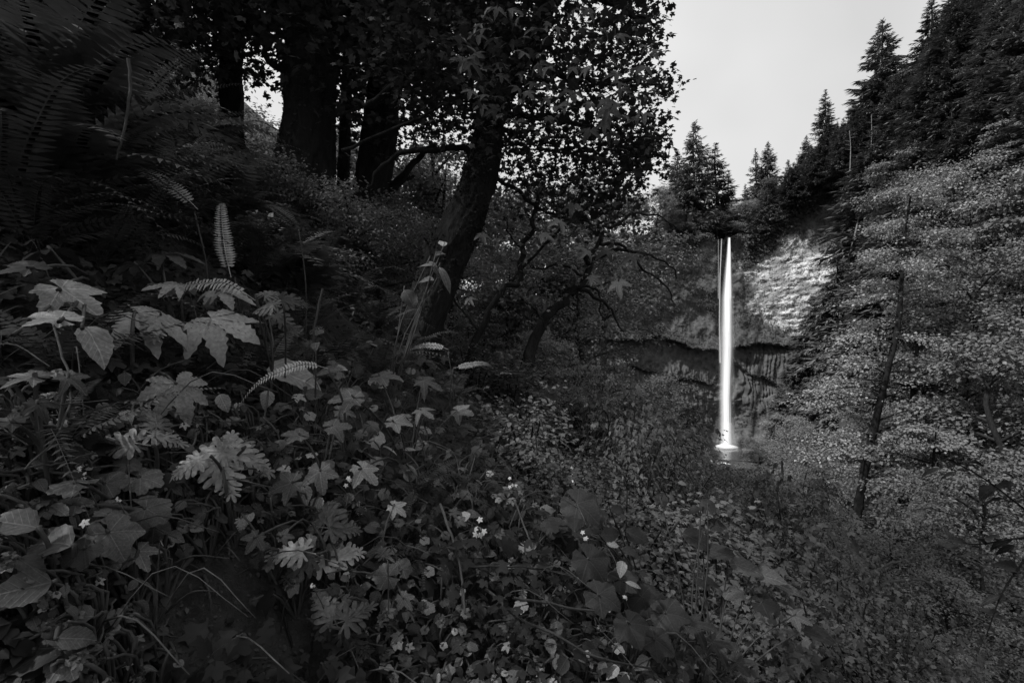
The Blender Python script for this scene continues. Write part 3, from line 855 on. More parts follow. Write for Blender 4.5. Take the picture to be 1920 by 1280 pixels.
def shrub_parts(seed, nleaf, leaf, mat, tmpl='kite'):
    r = np.random.default_rng(seed)
    br = Geo(); cents = []
    for i in range(9):
        az = r.uniform(0, 6.283); d = np.array([math.cos(az), math.sin(az), 0]) * r.uniform(.3, 1)
        P = smooth_path([[0, 0, -.3], d * .3 + [0, 0, .5], d * .7 + [0, 0, .95 * r.uniform(.7, 1.2)], d * r.uniform(.9, 1.2) + [0, 0, 1.1 * r.uniform(.6, 1.2)]], 7)
        br.add(*tube(P, np.linspace(.022, .006, 7), 4))
        for q in range(2, 7):
            for s in range(2):
                cents.append(P[q] + r.normal(0, .16, 3))
    cents = np.array(cents); k = r.integers(0, len(cents), nleaf)
    off = r.normal(0, 1, (nleaf, 3)) * [.125, .125, .06]
    pos = cents[k] + off
    n = np.array([0, 0, 1.0]) + r.normal(0, .45, (nleaf, 3)) + nrm(pos) * .3
    tip = nrm(pos * [1, 1, 0]) + r.normal(0, .6, (nleaf, 3)) + [0, 0, -.3]
    g = Geo().add(*leaf_batch(T[tmpl], pos, n, tip, leaf * r.uniform(.65, 1.35, nleaf)))
    return br.mesh('branchwork', M['dark_branch'], True), g.mesh('crown', mat)

def proto(names, meshes):
    return [(n, m) for n, m in zip(names, meshes)]
def place(kind, parts, label, cat, loc, rz, sc, group):
    t = thing(kind, label, cat, loc, group)
    t.rotation_euler = (0, 0, rz); t.scale = sc if hasattr(sc, '__len__') else (sc, sc, sc)
    for n, me in parts:
        obj(n, me, t, 'stuff' if n in ('crown', 'branchwork') else None)
    return t
DEC = [proto(('trunk', 'branchwork', 'crown'), leafy_tree_parts(s, 10, 3.1, 8500, lf, 20, M['dark_branch'], M['slope'], fm)) for s, lf, fm in ((1, .20, 'round'), (2, .18, 'round'), (3, .2, 'layered'), (4, .19, 'tall'))]
GRV = [proto(('trunk', 'branchwork', 'crown'), leafy_tree_parts(s, 9, 3.2, 9000, lf, 20, M['dark_branch'], M['grove'], fm)) for s, lf, fm in ((11, .13, 'round'), (12, .12, 'layered'), (13, .14, 'round'))]
CON = [proto(('trunk', 'crown'), conifer_parts(s, 20, rr, nb, 46, M['dark_branch'], M['needle'], dr, sp)) for s, rr, nb, dr, sp in ((21, 4.2, 300, .25, .1), (22, 3.6, 290, .4, .15), (23, 4.8, 310, .15, .12), (24, 3.3, 260, .35, .2))]
NSH = [proto(('branchwork', 'crown'), shrub_parts(s, n_, lf, M['thicket'], tm)) for s, n_, lf, tm in ((35, 1500, .06, 'small'), (36, 900, .06, 'simple_maple'), (37, 1600, .05, 'small'))]
SHR = [proto(('branchwork', 'crown'), shrub_parts(s, 1900, lf, M['thicket'])) for s, lf in ((31, .11), (32, .095), (33, .12), (34, .085))]

# skyline conifers: (px of the trunk, py of the tip, distance, template, width factor, label)
for px, py, Y, k, wf, lab in [
        (1303, 228, 86, 0, 1.25, 'pointed conifer on the cliff rim immediately west of the waterfall lip'),
        (1342, 268, 88, 1, 1.5, 'ragged conifer with an outstretched upper limb between rim conifer and sky gap'),
        (1270, 285, 90, 2, 1.2, 'dark conifer half hidden by maple leaves, westmost on the cliff rim'),
        (1366, 320, 89, 3, 1.3, 'short conifer directly behind the waterfall notch'),
        (1440, 267, 86, 2, 1.1, 'squat broad conifer on the rim just east of the sky gap'),
        (1417, 280, 90, 3, 1.1, 'thin-topped conifer peeking behind the squat one east of the sky gap'),
        (1398, 345, 88, 1, 1.2, 'small bushy conifer at the very edge of the sky gap above the fall'),
        (1478, 300, 88, 0, 1.2, 'mid-height conifer between the squat one and the slim skyline conifer'),
        (1548, 168, 80, 1, 1.25, 'slim sharp-topped conifer standing alone against the sky on the slope'),
        (1512, 255, 84, 2, 1.1, 'rounded dark conifer on the downhill side of the slim skyline conifer'),
        (1600, 190, 80, 2, 1.1, 'blunt conifer in the dip between the slim and the tallest skyline conifers'),
        (1655, 38, 74, 0, 1.35, 'tallest pointed conifer silhouetted on the gorge skyline'),
        (1622, 150, 76, 3, 1.2, 'narrow conifer tucked against the downhill side of the tallest skyline conifer'),
        (1700, 110, 72, 1, 1.2, 'dark conifer on the uphill side of the tallest skyline conifer'),
        (1747, -5, 68, 3, 1.5, 'open-crowned conifer whose tip is cut by the upper picture edge'),
        (1790, -40, 66, 2, 1.2, 'dense black conifer uphill of the open-crowned one'),
        (1840, -110, 62, 0, 1.3, 'high conifer near the top corner of the gorge wall'),
        (1890, -160, 58, 1, 1.3, 'last conifer in the top corner of the gorge wall')]:
    x = (px - 960) / F * Y
    zt = (640 - py) / F * Y
    zb = float(terrain(x, Y)) - .5
    H = max(9.0, zt - zb); zb = zt - H
    s = H / 20
    place('conifer', CON[k], lab, 'conifer', (x, Y, zb), px * .7, (s * wf, s * wf, s), 'skyline conifers round the gorge rim')

# forest on the far wall of the gorge
cand = []
r5 = np.random.default_rng(55)
for _ in range(9000):
    px = r5.uniform(1440, 2080); Y = r5.uniform(24, 84) if px > 1600 else r5.uniform(58, 84)
    x = (px - 960) / F * Y
    xc = 17 + 17.5 * Y / 80
    if x < xc + 5: continue
    z = float(terrain(x, Y))
    if Y > ycl(x) - 2 and Y < ycl(x) + 2.5 and x < 56: continue
    ppx, ppy = proj([x, Y, z])
    if ppy < -60 or ppy > 900: continue
    if ppx < 1625 and ppy > 455: continue
    if Y < 32 and ppx < 1790: continue
    if Y < 80 and 1370 < ppx < 1600 and Y > 40: 
        if x < 47: continue
    if all((x - c[0]) ** 2 + (Y - c[1]) ** 2 + (z - c[2]) ** 2 * .3 > (2.2 + Y * .017) ** 2 for c in cand):
        cand.append((x, Y, z))
cand = cand[:190]
for i, (x, Y, z) in enumerate(sorted(cand, key=lambda c: -c[1])):
    con = r5.uniform() < (.72 if Y > 48 else .2)
    H = r5.uniform(11, 18) if con else r5.uniform(7, 11.5)
    sky_y = float(np.interp(960 + F * x / Y, [1395, 1440, 1480, 1548, 1600, 1655, 1700, 1750, 1800], [350, 325, 320, 265, 225, 135, 150, 75, -20]))
    H = min(H, (640 - sky_y) / F * Y - z)
    if H < 3.5: continue
    rz = r5.uniform(0, 6.28)
    what = ['slender conifer', 'dark conifer', 'shaggy conifer'][i % 3] if con else ['leafy tree', 'bushy broadleaf tree', 'pale-leaved tree'][i % 3]
    lab = auto_label(what + ' on slope', (x, Y, z + H * .6))
    if con:
        s = H / 20; w = r5.uniform(1.3, 1.7)
        place('conifer', CON[i % 4], lab, 'conifer', (x, Y, z), rz, (s * w, s * w, s), 'trees of the forest on the gorge wall')
    else:
        s = H / 10
        t = place('broadleaf_tree', DEC[i % 4], lab, 'tree', (x, Y, z), rz, s, 'trees of the forest on the gorge wall')
        t.rotation_euler = (r5.normal(0, .08), -r5.uniform(.05, .3), rz * 0 + r5.uniform(-.6, .6))

rr0 = np.random.default_rng(71)
# grove on the near hillside, behind the leaning trunk
for i, (px, py, Y, k, H) in enumerate([(905, 345, 19, 0, 8), (985, 300, 24, 1, 11), (1060, 330, 20, 2, 9), (1130, 330, 27, 0, 11),
                                       (700, 330, 16, 2, 7), (650, 250, 20, 0, 9), (800, 255, 17, 2, 8.5), (735, 215, 19, 1, 10), (850, 270, 15, 1, 7.5), (760, 290, 22, 1, 9), (840, 330, 28, 0, 12), (1010, 430, 16, 2, 7), (1095, 455, 17, 0, 7.5), (940, 450, 14, 1, 5.5), (1265, 770, 48, 0, 8), (1200, 715, 30, 1, 6), (1120, 640, 21, 0, 6), (1235, 690, 40, 2, 8),
                                       (620, 330, 13, 1, 6), (480, 260, 15, 0, 8), (545, 200, 18, 2, 9), (420, 120, 17, 1, 9), (350, 60, 16, 0, 9)]):
    x = (px - 960) / F * Y; zt = (640 - py) / F * Y
    lab = auto_label(['leafy maple', 'layered leafy tree', 'bushy tree'][i % 3] + ' on near hillside', (x, Y, zt - 1))
    s = H / 9
    place('broadleaf_tree', GRV[k], lab, 'tree', (x, Y, zt - H), i * 1.9, s, 'leafy trees on the near hillside')
for i, (px, py, Y, k, H, lab) in enumerate([(560, 300, 7.6, 0, 3.4, 'leafy sapling hiding the foot of the thick upright trunk'), (648, 330, 7.2, 2, 3.0, 'leafy sapling between the feet of the two upright trunks'),
                                            (500, 275, 8.2, 1, 3.6, 'layered sapling just uphill of the thick upright trunk'), (712, 350, 8.4, 0, 3.2, 'leafy sapling at the foot of the second upright trunk'), (800, 400, 9.5, 2, 3.6, 'leafy sapling filling the gap behind the leaning trunk')]):
    x = (px - 960) / F * Y; zt = (640 - py) / F * Y
    place('sapling', GRV[k], lab, 'sapling', (x, Y, zt - H), i * 1.3, H / 9, 'saplings among the upright trunks')
for i, (px, py, Y) in enumerate([(1010, 610, 11), (1090, 665, 12), (1155, 725, 12.5), (1225, 765, 14), (955, 640, 9), (1050, 770, 9), (1310, 905, 14), (1415, 905, 15), (1500, 935, 13), (1385, 1005, 10), (1555, 1030, 10),
                                (1690, 1010, 11), (1800, 1085, 9), (1475, 1100, 8.5), (1620, 1130, 8), (1745, 1190, 7.5), (1870, 1000, 10), (1180, 830, 9.5), (1265, 860, 10.5), (900, 700, 8)]):
    x = (px - 960) / F * Y; z = float(terrain(x, Y)) - .1; H = max(1.4, (640 - py) / F * Y - z)
    w = H / 9 * rr0.uniform(1.1, 1.6)
    place('bush', GRV[i % 3], auto_label(['broad bush', 'shoulder-high bush', 'spreading bush'][i % 3] + ' on the ravine side', (x, Y, z + H * .7)), 'bush', (x, Y, z), i * 1.3, (w, w, H / 9), 'bushes on the ravine side')
rr_ = np.random.default_rng(77)
for i, (px, dY, py, k, lab) in enumerate([
        (1232, 2.5, 352, 0, 'bright round-crowned tree on the cliff rim, uphill of the overhang, west of the conifers'), (1190, 3.0, 350, 1, 'leafy tree on the cliff rim just west of the bright round-crowned one'),
        (1262, 2.5, 392, 2, 'low bush on the cliff rim below the westmost rim conifer'), (1345, 2.0, 395, 0, 'small bush overhanging the lip on the west bank of the fall'),
        (1376, 2.5, 388, 1, 'pale small bush in the notch directly above the waterfall'), (1392, 3, 372, 2, 'bush on the east bank of the lip, at the foot of the mossy dome'), (1310, 2.2, 400, 2, 'bush on the rim between the lip bush and the westmost bush'), (1150, 3, 365, 0, 'broad leafy tree on the rim, westmost above the cliff')]):
    Y = float(ycl((px - 960) / F * 80)) + dY; x = (px - 960) / F * Y; z = float(terrain(x, Y + .8)); H = (640 - py) / F * Y - z
    place('rim_tree', GRV[k], lab, 'tree', (x, Y, z), i * 1.1, (max(H, 2) / 9 * 1.25,) * 2 + (max(H, 2) / 9,), 'leafy trees on the cliff rim')
for i in range(26):                              # young conifers and brush that cover the mossy dome east of the lip
    px = 1408 + i * 8.4 + rr_.uniform(-4, 4); Y = float(ycl((px - 960) / F * 80)) + (rr_.uniform(1.2, 9) if i % 2 else rr_.uniform(-.5, .6)); x = (px - 960) / F * Y; z = float(terrain(x, max(Y, float(ycl(x)) + 3.2))) - (.3 if i % 2 else 1.6)
    H = rr_.uniform(3.5, 8.5)
    place('young_conifer', CON[i % 4], auto_label(['young conifer', 'bushy young conifer', 'ragged young conifer'][i % 3] + ' on the mossy dome', (x, Y, z + H * .6)), 'conifer', (x, Y, z), i * 2.1, (H / 20 * 1.6, H / 20 * 1.6, H / 20), 'young conifers on the mossy dome')

# ------------------------------------------------------------------ trunks: each one tree with trunk, limbs and crown
def px_path(pts, Y):
    return np.array([at(p[0], p[1], Y if len(p) < 3 else p[2]) for p in pts])

maple = thing('leaning_maple', 'big leaning mossy maple with a curved dark trunk rising from the fern bank', 'tree', tuple(at(790, 690, 6.5)))
mb = np.array(at(790, 690, 6.5))
tp = px_path([(765, 690), (795, 600), (818, 530), (845, 465), (878, 400), (900, 335), (912, 270), (922, 200), (930, 110), (943, 10), (955, -120), (950, -300)], 6.5)
tw = np.array([84, 72, 70, 69, 65, 61, 57, 50, 44, 40, 36, 26]) / 2 * 6.5 / F
n_ = 260
tpath = smooth_path(tp, n_); trad = np.interp(np.linspace(0, 11, n_), np.arange(12), tw)
v, t = tube(tpath, trad, 72, .30, 4)
v[:-1] += furrow(tpath, trad, 72, 4)
obj('trunk', make_mesh('trunk', v - mb, t, M['bark'], True), maple)
_mt = (v - mb, t)
def add_limb(parent, origin, pts, Y, w0, w1, mat, name='branch', n=26, ns=8, wob=.2, seed=1):
    P = smooth_path(px_path(pts, Y), n)
    P = P + np.stack([fbm(np.arange(n) * .4, np.full(n, seed * 3.3), seed + q, 2) for q in range(3)], -1) * (w0 / F * Y) * 1.2
    v, t = tube(P, np.linspace(w0, w1, n) / 2 * (Y / F), ns, wob, seed)
    return obj(name, make_mesh(name, v - np.asarray(origin), t, mat, True), parent)
for i, (pts, w0, w1) in enumerate([
        ([(915, 245), (870, 165), (840, 140), (780, 150), (720, 165), (660, 200)], 26, 7),
        ([(925, 180), (965, 120), (1020, 60), (1035, 0), (1030, -120)], 34, 20),
        ([(930, 120), (890, 60), (850, 20), (800, -30)], 22, 8),
        ([(1030, -60), (1080, -30), (1140, 5), (1200, 30), (1235, 48)], 16, 5),
        ([(905, 330), (960, 350), (1010, 390), (1060, 410), (1120, 420)], 9, 3),
        ([(940, 60), (1000, 110), (1080, 150), (1160, 160), (1230, 150)], 18, 4),
        ([(920, 210), (990, 215), (1070, 230), (1150, 255), (1220, 290)], 14, 4),
        ([(900, 300), (840, 275), (760, 290), (700, 330), (650, 380)], 14, 5),
        ([(640, 285), (760, 230), (860, 195), (1010, 168), (1120, 160)], 7, 3)]):
    add_limb(maple, mb, pts, 6.5 + .35 * math.sin(i * 2.1), w0, w1, M['bark'], seed=i + 2)

def trunk_moss(parent, tv_, tt_, origin, K, seed, size=.035):
    r = np.random.default_rng(seed)
    a_, b_, c_ = tv_[tt_[:, 0]], tv_[tt_[:, 1]], tv_[tt_[:, 2]]
    fn = np.cross(b_ - a_, c_ - a_); ar = np.linalg.norm(fn, axis=1); mid = (a_ + b_ + c_) / 3
    wgt = ar * np.clip(vnoise(mid[:, 0] * 3 + mid[:, 1], mid[:, 2] * 1.5, seed) - .3, 0, 1)
    k = r.choice(len(tt_), K, p=wgt / wgt.sum())
    cen = tv_.mean(0); n = nrm(fn[k]); axis_c = np.stack([np.interp(mid[k, 2], [-9, 9], [0, 0])] * 3, -1)
    pos = mid[k]
    v, t = leaf_batch(T['kite'], pos, n * .5 + r.normal(0, .5, (K, 3)), n * .6 + r.normal(0, .5, (K, 3)) + [0, 0, -.4], size * r.uniform(.5, 1.6, K))
    return obj('moss', make_mesh('moss', v, t, M['trunk_moss']), parent, 'stuff')
M['trunk_moss'] = leaf_mat('trunk_moss', .028, .6, .1, .8, .05)

def sample_poly(poly, K, r):
    P = np.asarray(poly, float); lo = P.min(0); hi = P.max(0); out = []
    n = 0
    while n < K:
        q = r.uniform(lo, hi, (K, 2)); q = q[in_poly(q[:, 0], q[:, 1], poly)]
        out.append(q); n += len(q)
    return np.concatenate(out)[:K]

def canopy_cloud(poly, Yr, K, size, tmpl, seed, clump=.33, nper=34, trim=None):
    """leaf sprays of a crown: clumps filling the volume that a crown of this outline and depth takes up"""
    r = np.random.default_rng(seed)
    nc = max(4, K // nper)
    q = sample_poly(poly, nc, r)
    Y = r.uniform(Yr[0], Yr[1], nc)
    c = np.stack([(q[:, 0] - 960) / F * Y, Y, (640 - q[:, 1]) / F * Y], -1)
    k = r.integers(0, nc, K)
    off = r.normal(0, 1, (K, 3)) * np.array([clump, clump, clump * .5])
    pos = c[k] + off
    qx, qy = proj(pos)
    ok = ~((qx > np.interp(qy, [-400, 0, 60, 100, 150, 210, 300, 340], [1256, 1254, 1262, 1232, 1280, 1262, 1252, 1300]) + r.normal(0, 14, K)) & (qy < 340))
    pos = pos[ok]; off = off[ok]; K = len(pos)
    n = np.array([0, 0, 1.0]) + r.normal(0, .5, (K, 3))
    tip = off + r.normal(0, .25, (K, 3)) + [0, 0, -.2]
    return leaf_batch(T[tmpl], pos, n, tip, size * r.uniform(.6, 1.25, K))
trunk_moss(maple, *_mt, mb, 4500, 41)
g = Geo()
crown_poly = [(700, -320), (1225, -320), (1235, 10), (1245, 50), (1200, 90), (1262, 140), (1250, 185), (1205, 215), (1235, 265), (1210, 300), (1150, 330), (1050, 320), (960, 290), (870, 250), (780, 200), (700, 120)]
g.add(*canopy_cloud(crown_poly, (5.2, 9.5), 17000, .072, 'simple_maple', 61, .27))
g.add(*canopy_cloud([(950, 250), (1240, 220), (1230, 330), (1150, 420), (980, 420)], (5.5, 9), 1800, .08, 'simple_maple', 62, .24))
v = np.concatenate(g.v) - mb
obj('crown', make_mesh('crown', v, np.concatenate(g.t), M['canopy']), maple, 'stuff')
LM = {}
_vr = np.random.default_rng(4242)
def warp(v, k):                                # no two neighbours alike: curled, twisted, unevenly grown
    r = np.random.default_rng(1000 + k); v = np.array(v, float)
    x, y = v[:, 0].copy(), v[:, 1].copy()
    g = 1 + .13 * fbm(x * 1.7 + 9 * k, y * 1.7 - 4 * k, k + 2, 2)
    v[:, 0] = x * g * r.uniform(.86, 1.1) + .08 * r.uniform(-1, 1) * y * np.abs(y); v[:, 1] = y * g
    v[:, 2] += r.uniform(-.32, .12) * x * x + r.uniform(-.28, .05) * y * np.abs(y) + r.uniform(-.35, .35) * x * y + .10 * fbm(x * 2.2 + k, y * 2.2, k + 30, 2)
    return v
def leaf_mesh(kind, matname):
    vr = int(_vr.integers(0, 4)); key = (kind, matname, vr)
    if key not in LM:
        tv, tt = (FRONDS[int(kind[5:])] if kind.startswith('frond') else BRACKEN[int(kind[7:])] if kind.startswith('bracken') else T[kind])
        mt = M[matname]
        tv = warp(tv, vr) if not kind.startswith('bracken') else tv
        if kind in ('star', 'maple', 'thimble', 'scallop', 'simple_maple', 'round'): mt = M.get(matname + '_palm', mt)
        if kind in ('ovate', 'lance', 'heart'): mt = M.get(matname + '_pinn', mt)
        LM[key] = make_mesh(kind + '_leaf', tv, tt, mt, kind.startswith('frond') is False)
    return LM[key]
from mathutils import Matrix
def orient(o, pos, normal, tip, size):
    n = nrm(normal); y = np.asarray(tip, float); y = y - (y @ n) * n; y = nrm(y); x = np.cross(y, n)
    m = Matrix(((x[0], y[0], n[0], pos[0]), (x[1], y[1], n[1], pos[1]), (x[2], y[2], n[2], pos[2]), (0, 0, 0, 1)))
    o.matrix_local = m @ Matrix.Diagonal((size, size, size, 1))
    return o
r6 = np.random.default_rng(66)
qq = sample_poly([(840, 20), (1120, 0), (1240, 60), (1230, 240), (1100, 260), (960, 230), (850, 230)], 130, r6)
for i, (px, py) in enumerate(qq):
    Y = r6.uniform(3.6, 5.6); p = at(px, py, Y)
    nn = np.array([r6.normal(0, .35), -.55 + r6.normal(0, .4), .7]); tipd = np.array([r6.normal(0, .7), r6.normal(0, .5), -.8])
    orient(obj('leaf', leaf_mesh('maple', 'canopy'), maple), p - mb, nn, tipd, r6.uniform(.09, .16))
for i, (px, py, s) in enumerate([(1050, 415, .10), (1100, 470, .11), (1140, 470, .12), (1160, 530, .11), (1075, 385, .1), (1110, 520, .09), (1185, 480, .1), (905, 440, .09), (880, 560, .07), (1020, 440, .09)]):
    p = at(px, py, 3.8 + .2 * (i % 3))
    orient(obj('leaf', leaf_mesh('maple', 'canopy'), maple), p - mb, (r6.normal(0, .3), -.6, .7), (r6.normal(0, .6), -.3, -.8), s * 1.25)

def big_trunk(name, label, pts, widths, Y, crown_poly, Yr, K, seed, limbs=(), leaf=.1, tmpl='simple_maple', mat='bark'):
    base = at(pts[0][0], pts[0][1], Y)
    t_ = thing(name, label, 'tree', tuple(base))
    n = 260
    P = smooth_path(px_path(pts, Y), n); w = np.interp(np.linspace(0, len(pts) - 1, n), np.arange(len(pts)), widths) / 2 * Y / F
    v, tt = tube(P, w, 72, .26, seed)
    v[:-1] += furrow(P, w, 72, seed)
    obj('trunk', make_mesh('trunk', v - base, tt, M[mat], True), t_)
    trunk_moss(t_, v - base, tt, base, 2500, seed, .05)
    for j, (lp, a, b) in enumerate(limbs):
        add_limb(t_, base, lp, Y, a, b, M[mat], seed=seed + j + 1)
    if K:
        v, tt = canopy_cloud(crown_poly, Yr, K, leaf, tmpl, seed, .5)
        obj('crown', make_mesh('crown', v - base, tt, M['canopy']), t_, 'stuff')
    return t_
big_trunk('shade_tree', 'thick upright bark trunk behind the ferns, uphill of the leaning maple', [(560, 520), (575, 330), (580, 240), (582, 100), (588, -60), (590, -400)], [112, 100, 92, 88, 84, 70], 9.0,
          [(300, -400), (820, -400), (820, -40), (720, 120), (640, 90), (540, 160), (440, 60), (300, 40)], (7, 13), 11000, 71,
          [([(590, 60), (640, 0), (690, -60)], 30, 16), ([(575, 200), (520, 130), (470, 60), (430, -20)], 12, 6)], .12)
big_trunk('shade_tree', 'slightly leaning dark trunk between the thick trunk and the leaning maple', [(675, 560), (690, 420), (700, 330), (718, 200), (732, 60), (745, -80), (750, -380)], [74, 66, 60, 56, 54, 50, 42], 10.5,
          [(560, -400), (980, -400), (960, 60), (880, 200), (800, 260), (740, 230), (690, 260), (620, 200), (610, 40)], (7.5, 15), 15000, 72,
          [([(735, 30), (700, 60), (672, 90), (655, 150)], 14, 5), ([(700, 330), (730, 345), (800, 280), (850, 270)], 18, 7), ([(690, 400), (740, 360), (775, 330)], 14, 6)], .12)
big_trunk('shade_tree', 'thin dark trunk at the upper edge of the fern bank, uphill of the thick trunk', [(440, 420), (436, 250), (432, 100), (430, -60), (428, -350)], [40, 38, 36, 34, 26], 11.5,
          [(60, -380), (560, -380), (540, 20), (440, 130), (380, 150), (250, 110), (60, 60)], (8, 14), 11000, 73, (), .12)
big_trunk('shade_tree', 'narrow trunk seen through the leaves beside the thick trunk', [(640, 420), (646, 250), (654, 100), (664, -80), (672, -300)], [20, 19, 18, 17, 14], 13.0,
          [(600, -300), (800, -300), (790, 120), (640, 180)], (11, 16), 2500, 74, (), .12)
big_trunk('shade_tree', 'dark trunk half lost in shade high on the fern bank', [(250, 330), (245, 150), (238, -20), (232, -300)], [60, 54, 50, 36], 10.0,
          [(-150, -300), (420, -300), (400, 20), (300, 120), (120, 90), (-100, 100)], (7, 12), 8000, 75, (), .12)

# the vine maples that arch between the leaning trunk and the cliff
vm_Y = 8.5
vb = at(1010, 640, vm_Y)
vm = thing('vine_maple', 'dark arching vine maple with bare drooping twigs east of the leaning trunk', 'tree', tuple(vb))
for i, (pts, a, b) in enumerate([
        ([(1005, 680), (1015, 612), (1050, 570), (1082, 545), (1100, 520), (1115, 480), (1140, 430)], 22, 7),
        ([(1070, 553), (1095, 545), (1130, 565), (1155, 590), (1168, 620)], 9, 3),
        ([(1090, 535), (1120, 545), (1125, 580), (1130, 600)], 6, 2),
        ([(1082, 548), (1084, 575), (1086, 600)], 5, 2),
        ([(1110, 490), (1150, 470), (1200, 475), (1240, 490), (1270, 520)], 8, 2.5),
        ([(1125, 455), (1170, 462), (1210, 505), (1255, 540), (1265, 580)], 7, 2),
        ([(1100, 520), (1060, 500), (1010, 500), (985, 490)], 6, 2),
        ([(1140, 430), (1190, 400), (1240, 410), (1290, 440)], 6, 2)]):
    add_limb(vm, vb, pts, vm_Y + .25 * math.sin(i), a, b, M['dark_branch'], seed=80 + i, ns=6)
v, t = canopy_cloud([(1010, 330), (1180, 320), (1290, 420), (1290, 560), (1180, 600), (1090, 480), (1000, 470)], (7.5, 10.5), 1500, .06, 'simple_maple', 85, .3, 20)
obj('crown', make_mesh('crown', v - vb, t, M['grove']), vm, 'stuff')
vb2 = at(860, 700, 7.6)
vm2 = thing('vine_maple', 'slanting thin vine maple stem directly east of the leaning trunk', 'tree', tuple(vb2))
for i, (pts, a, b) in enumerate([
        ([(855, 720), (885, 640), (930, 565), (965, 520), (985, 470), (997, 430), (1010, 360)], 14, 8),
        ([(930, 565), (990, 570), (1010, 590), (1025, 620)], 6, 2),
        ([(960, 528), (1040, 440), (1090, 400), (1120, 360)], 6, 3),
        ([(985, 470), (955, 440), (945, 400)], 5, 2), ([(900, 620), (850, 560), (830, 520)], 5, 2)]):
    add_limb(vm2, vb2, pts, 7.6 + .2 * math.sin(i), a, b, M['dark_branch'], seed=90 + i, ns=6)
v, t = canopy_cloud([(880, 300), (1100, 320), (1090, 470), (1000, 560), (920, 560)], (7, 9.5), 1500, .06, 'simple_maple', 86, .3, 20)
obj('crown', make_mesh('crown', v - vb2, t, M['grove']), vm2, 'stuff')

# a bare branchy shrub on the slope beneath the alder
bY = 9.5; bb = at(1622, 1160, bY)
bs = thing('bare_shrub', 'bare forked shrub with pale crooked twigs on the slope under the alder', 'shrub', tuple(bb))
for i, (pts, a, b) in enumerate([([(1622, 1170), (1624, 1100), (1608, 1078), (1590, 1062)], 9, 3), ([(1622, 1095), (1660, 1062), (1700, 1046), (1745, 1036)], 6, 2), ([(1624, 1120), (1680, 1090), (1735, 1092), (1765, 1122), (1768, 1150)], 7, 2.5),
                                 ([(1445, 1035), (1462, 995), (1478, 962)], 5, 2.5), ([(1472, 1085), (1484, 1035), (1496, 985), (1512, 960)], 5, 2.5), ([(1492, 1065), (1494, 1020), (1520, 975)], 4, 2), ([(1600, 1170), (1650, 1135), (1690, 1105)], 5, 2), ([(1700, 1046), (1715, 1020), (1738, 1010)], 3, 1.5)]):
    add_limb(bs, bb, pts, bY + .3 * math.sin(i * 2), a, b, M['twig'] if i in (0, 1, 2, 6, 7) else M['dark_branch'], seed=150 + i, ns=6)

# the tall alder by the creek
AY = 27.0
ab = at(1598, 1060, AY)
al = thing('alder', 'tall layered alder with a dark mottled trunk standing over the creek thicket', 'tree', tuple(ab))
P = smooth_path(px_path([(1590, 1080), (1602, 1000), (1618, 900), (1640, 800), (1658, 720), (1682, 620), (1690, 540), (1697, 440), (1712, 340)], AY), 60)
v, t = tube(P, np.interp(np.linspace(0, 1, 60), [0, .3, .7, 1], [19, 14, 9, 2.5]) / 2.1 * AY / F, 14, .22, 9)
obj('trunk', make_mesh('trunk', v - ab, t, M['alder_bark'], True), al)
ra = np.random.default_rng(98)
cents = []; outd = []
for i in range(46):
    f = ra.uniform(.2, .98) if i > 8 else .2 + i * .05
    b = P[int(f * 59)]
    az = ra.uniform(0, 2 * np.pi); d = np.array([math.cos(az), math.sin(az) * .9, 0])
    L = (5.6 * (1 - f) ** .65 + .9) * ra.uniform(.7, 1.1)
    up = ra.uniform(-.1, .25)
    Q = smooth_path([b, b + d * L * .35 + [0, 0, up * L * .5 + .15], b + d * L * .7 + [0, 0, up * L * .7], b + d * L + [0, 0, up * L * .6 - .12 * L]], 10)
    v, t = tube(Q, np.linspace(.06 * (1.1 - f) + .02, .008, 10), 5)
    obj('branch', make_mesh('branch', v - ab, t, M['dark_branch'], True), al)
    sd = np.array([-d[1], d[0], 0])
    for q in range(2, 10):
        for s in range(4):
            cents.append(Q[q] + sd * ra.normal(0, .24) * L * (1.15 - q / 12) + d * ra.normal(0, .08) * L + [0, 0, ra.normal(0, .1)]); outd.append(d)
cents = np.array(cents); outd = np.array(outd)
K = 21000
k = ra.integers(0, len(cents), K); off = ra.normal(0, 1, (K, 3)) * [.30, .30, .09]
n = np.array([0, 0, 1.0]) + ra.normal(0, .45, (K, 3)); tip = outd[k] + off + ra.normal(0, .4, (K, 3)) + [0, 0, -.3]
lp = cents[k] + off * [1, 1, .8]; lx, ly = proj(lp)
tx_, ty_ = proj(P); o_ = np.argsort(ty_)
ok = ~((np.abs(lx - np.interp(ly, ty_[o_], tx_[o_])) < 20) & (lp[:, 1] < np.interp(ly, ty_[o_], P[o_, 1]) + .05) & (ra.uniform(size=K) < np.where(ly > 660, .93, .6)))
v, t = leaf_batch(T['kite'], lp[ok], n[ok], tip[ok], ra.uniform(.10, .20, K)[ok])
obj('crown', make_mesh('crown', v - ab, t, M['alder']), al, 'stuff')

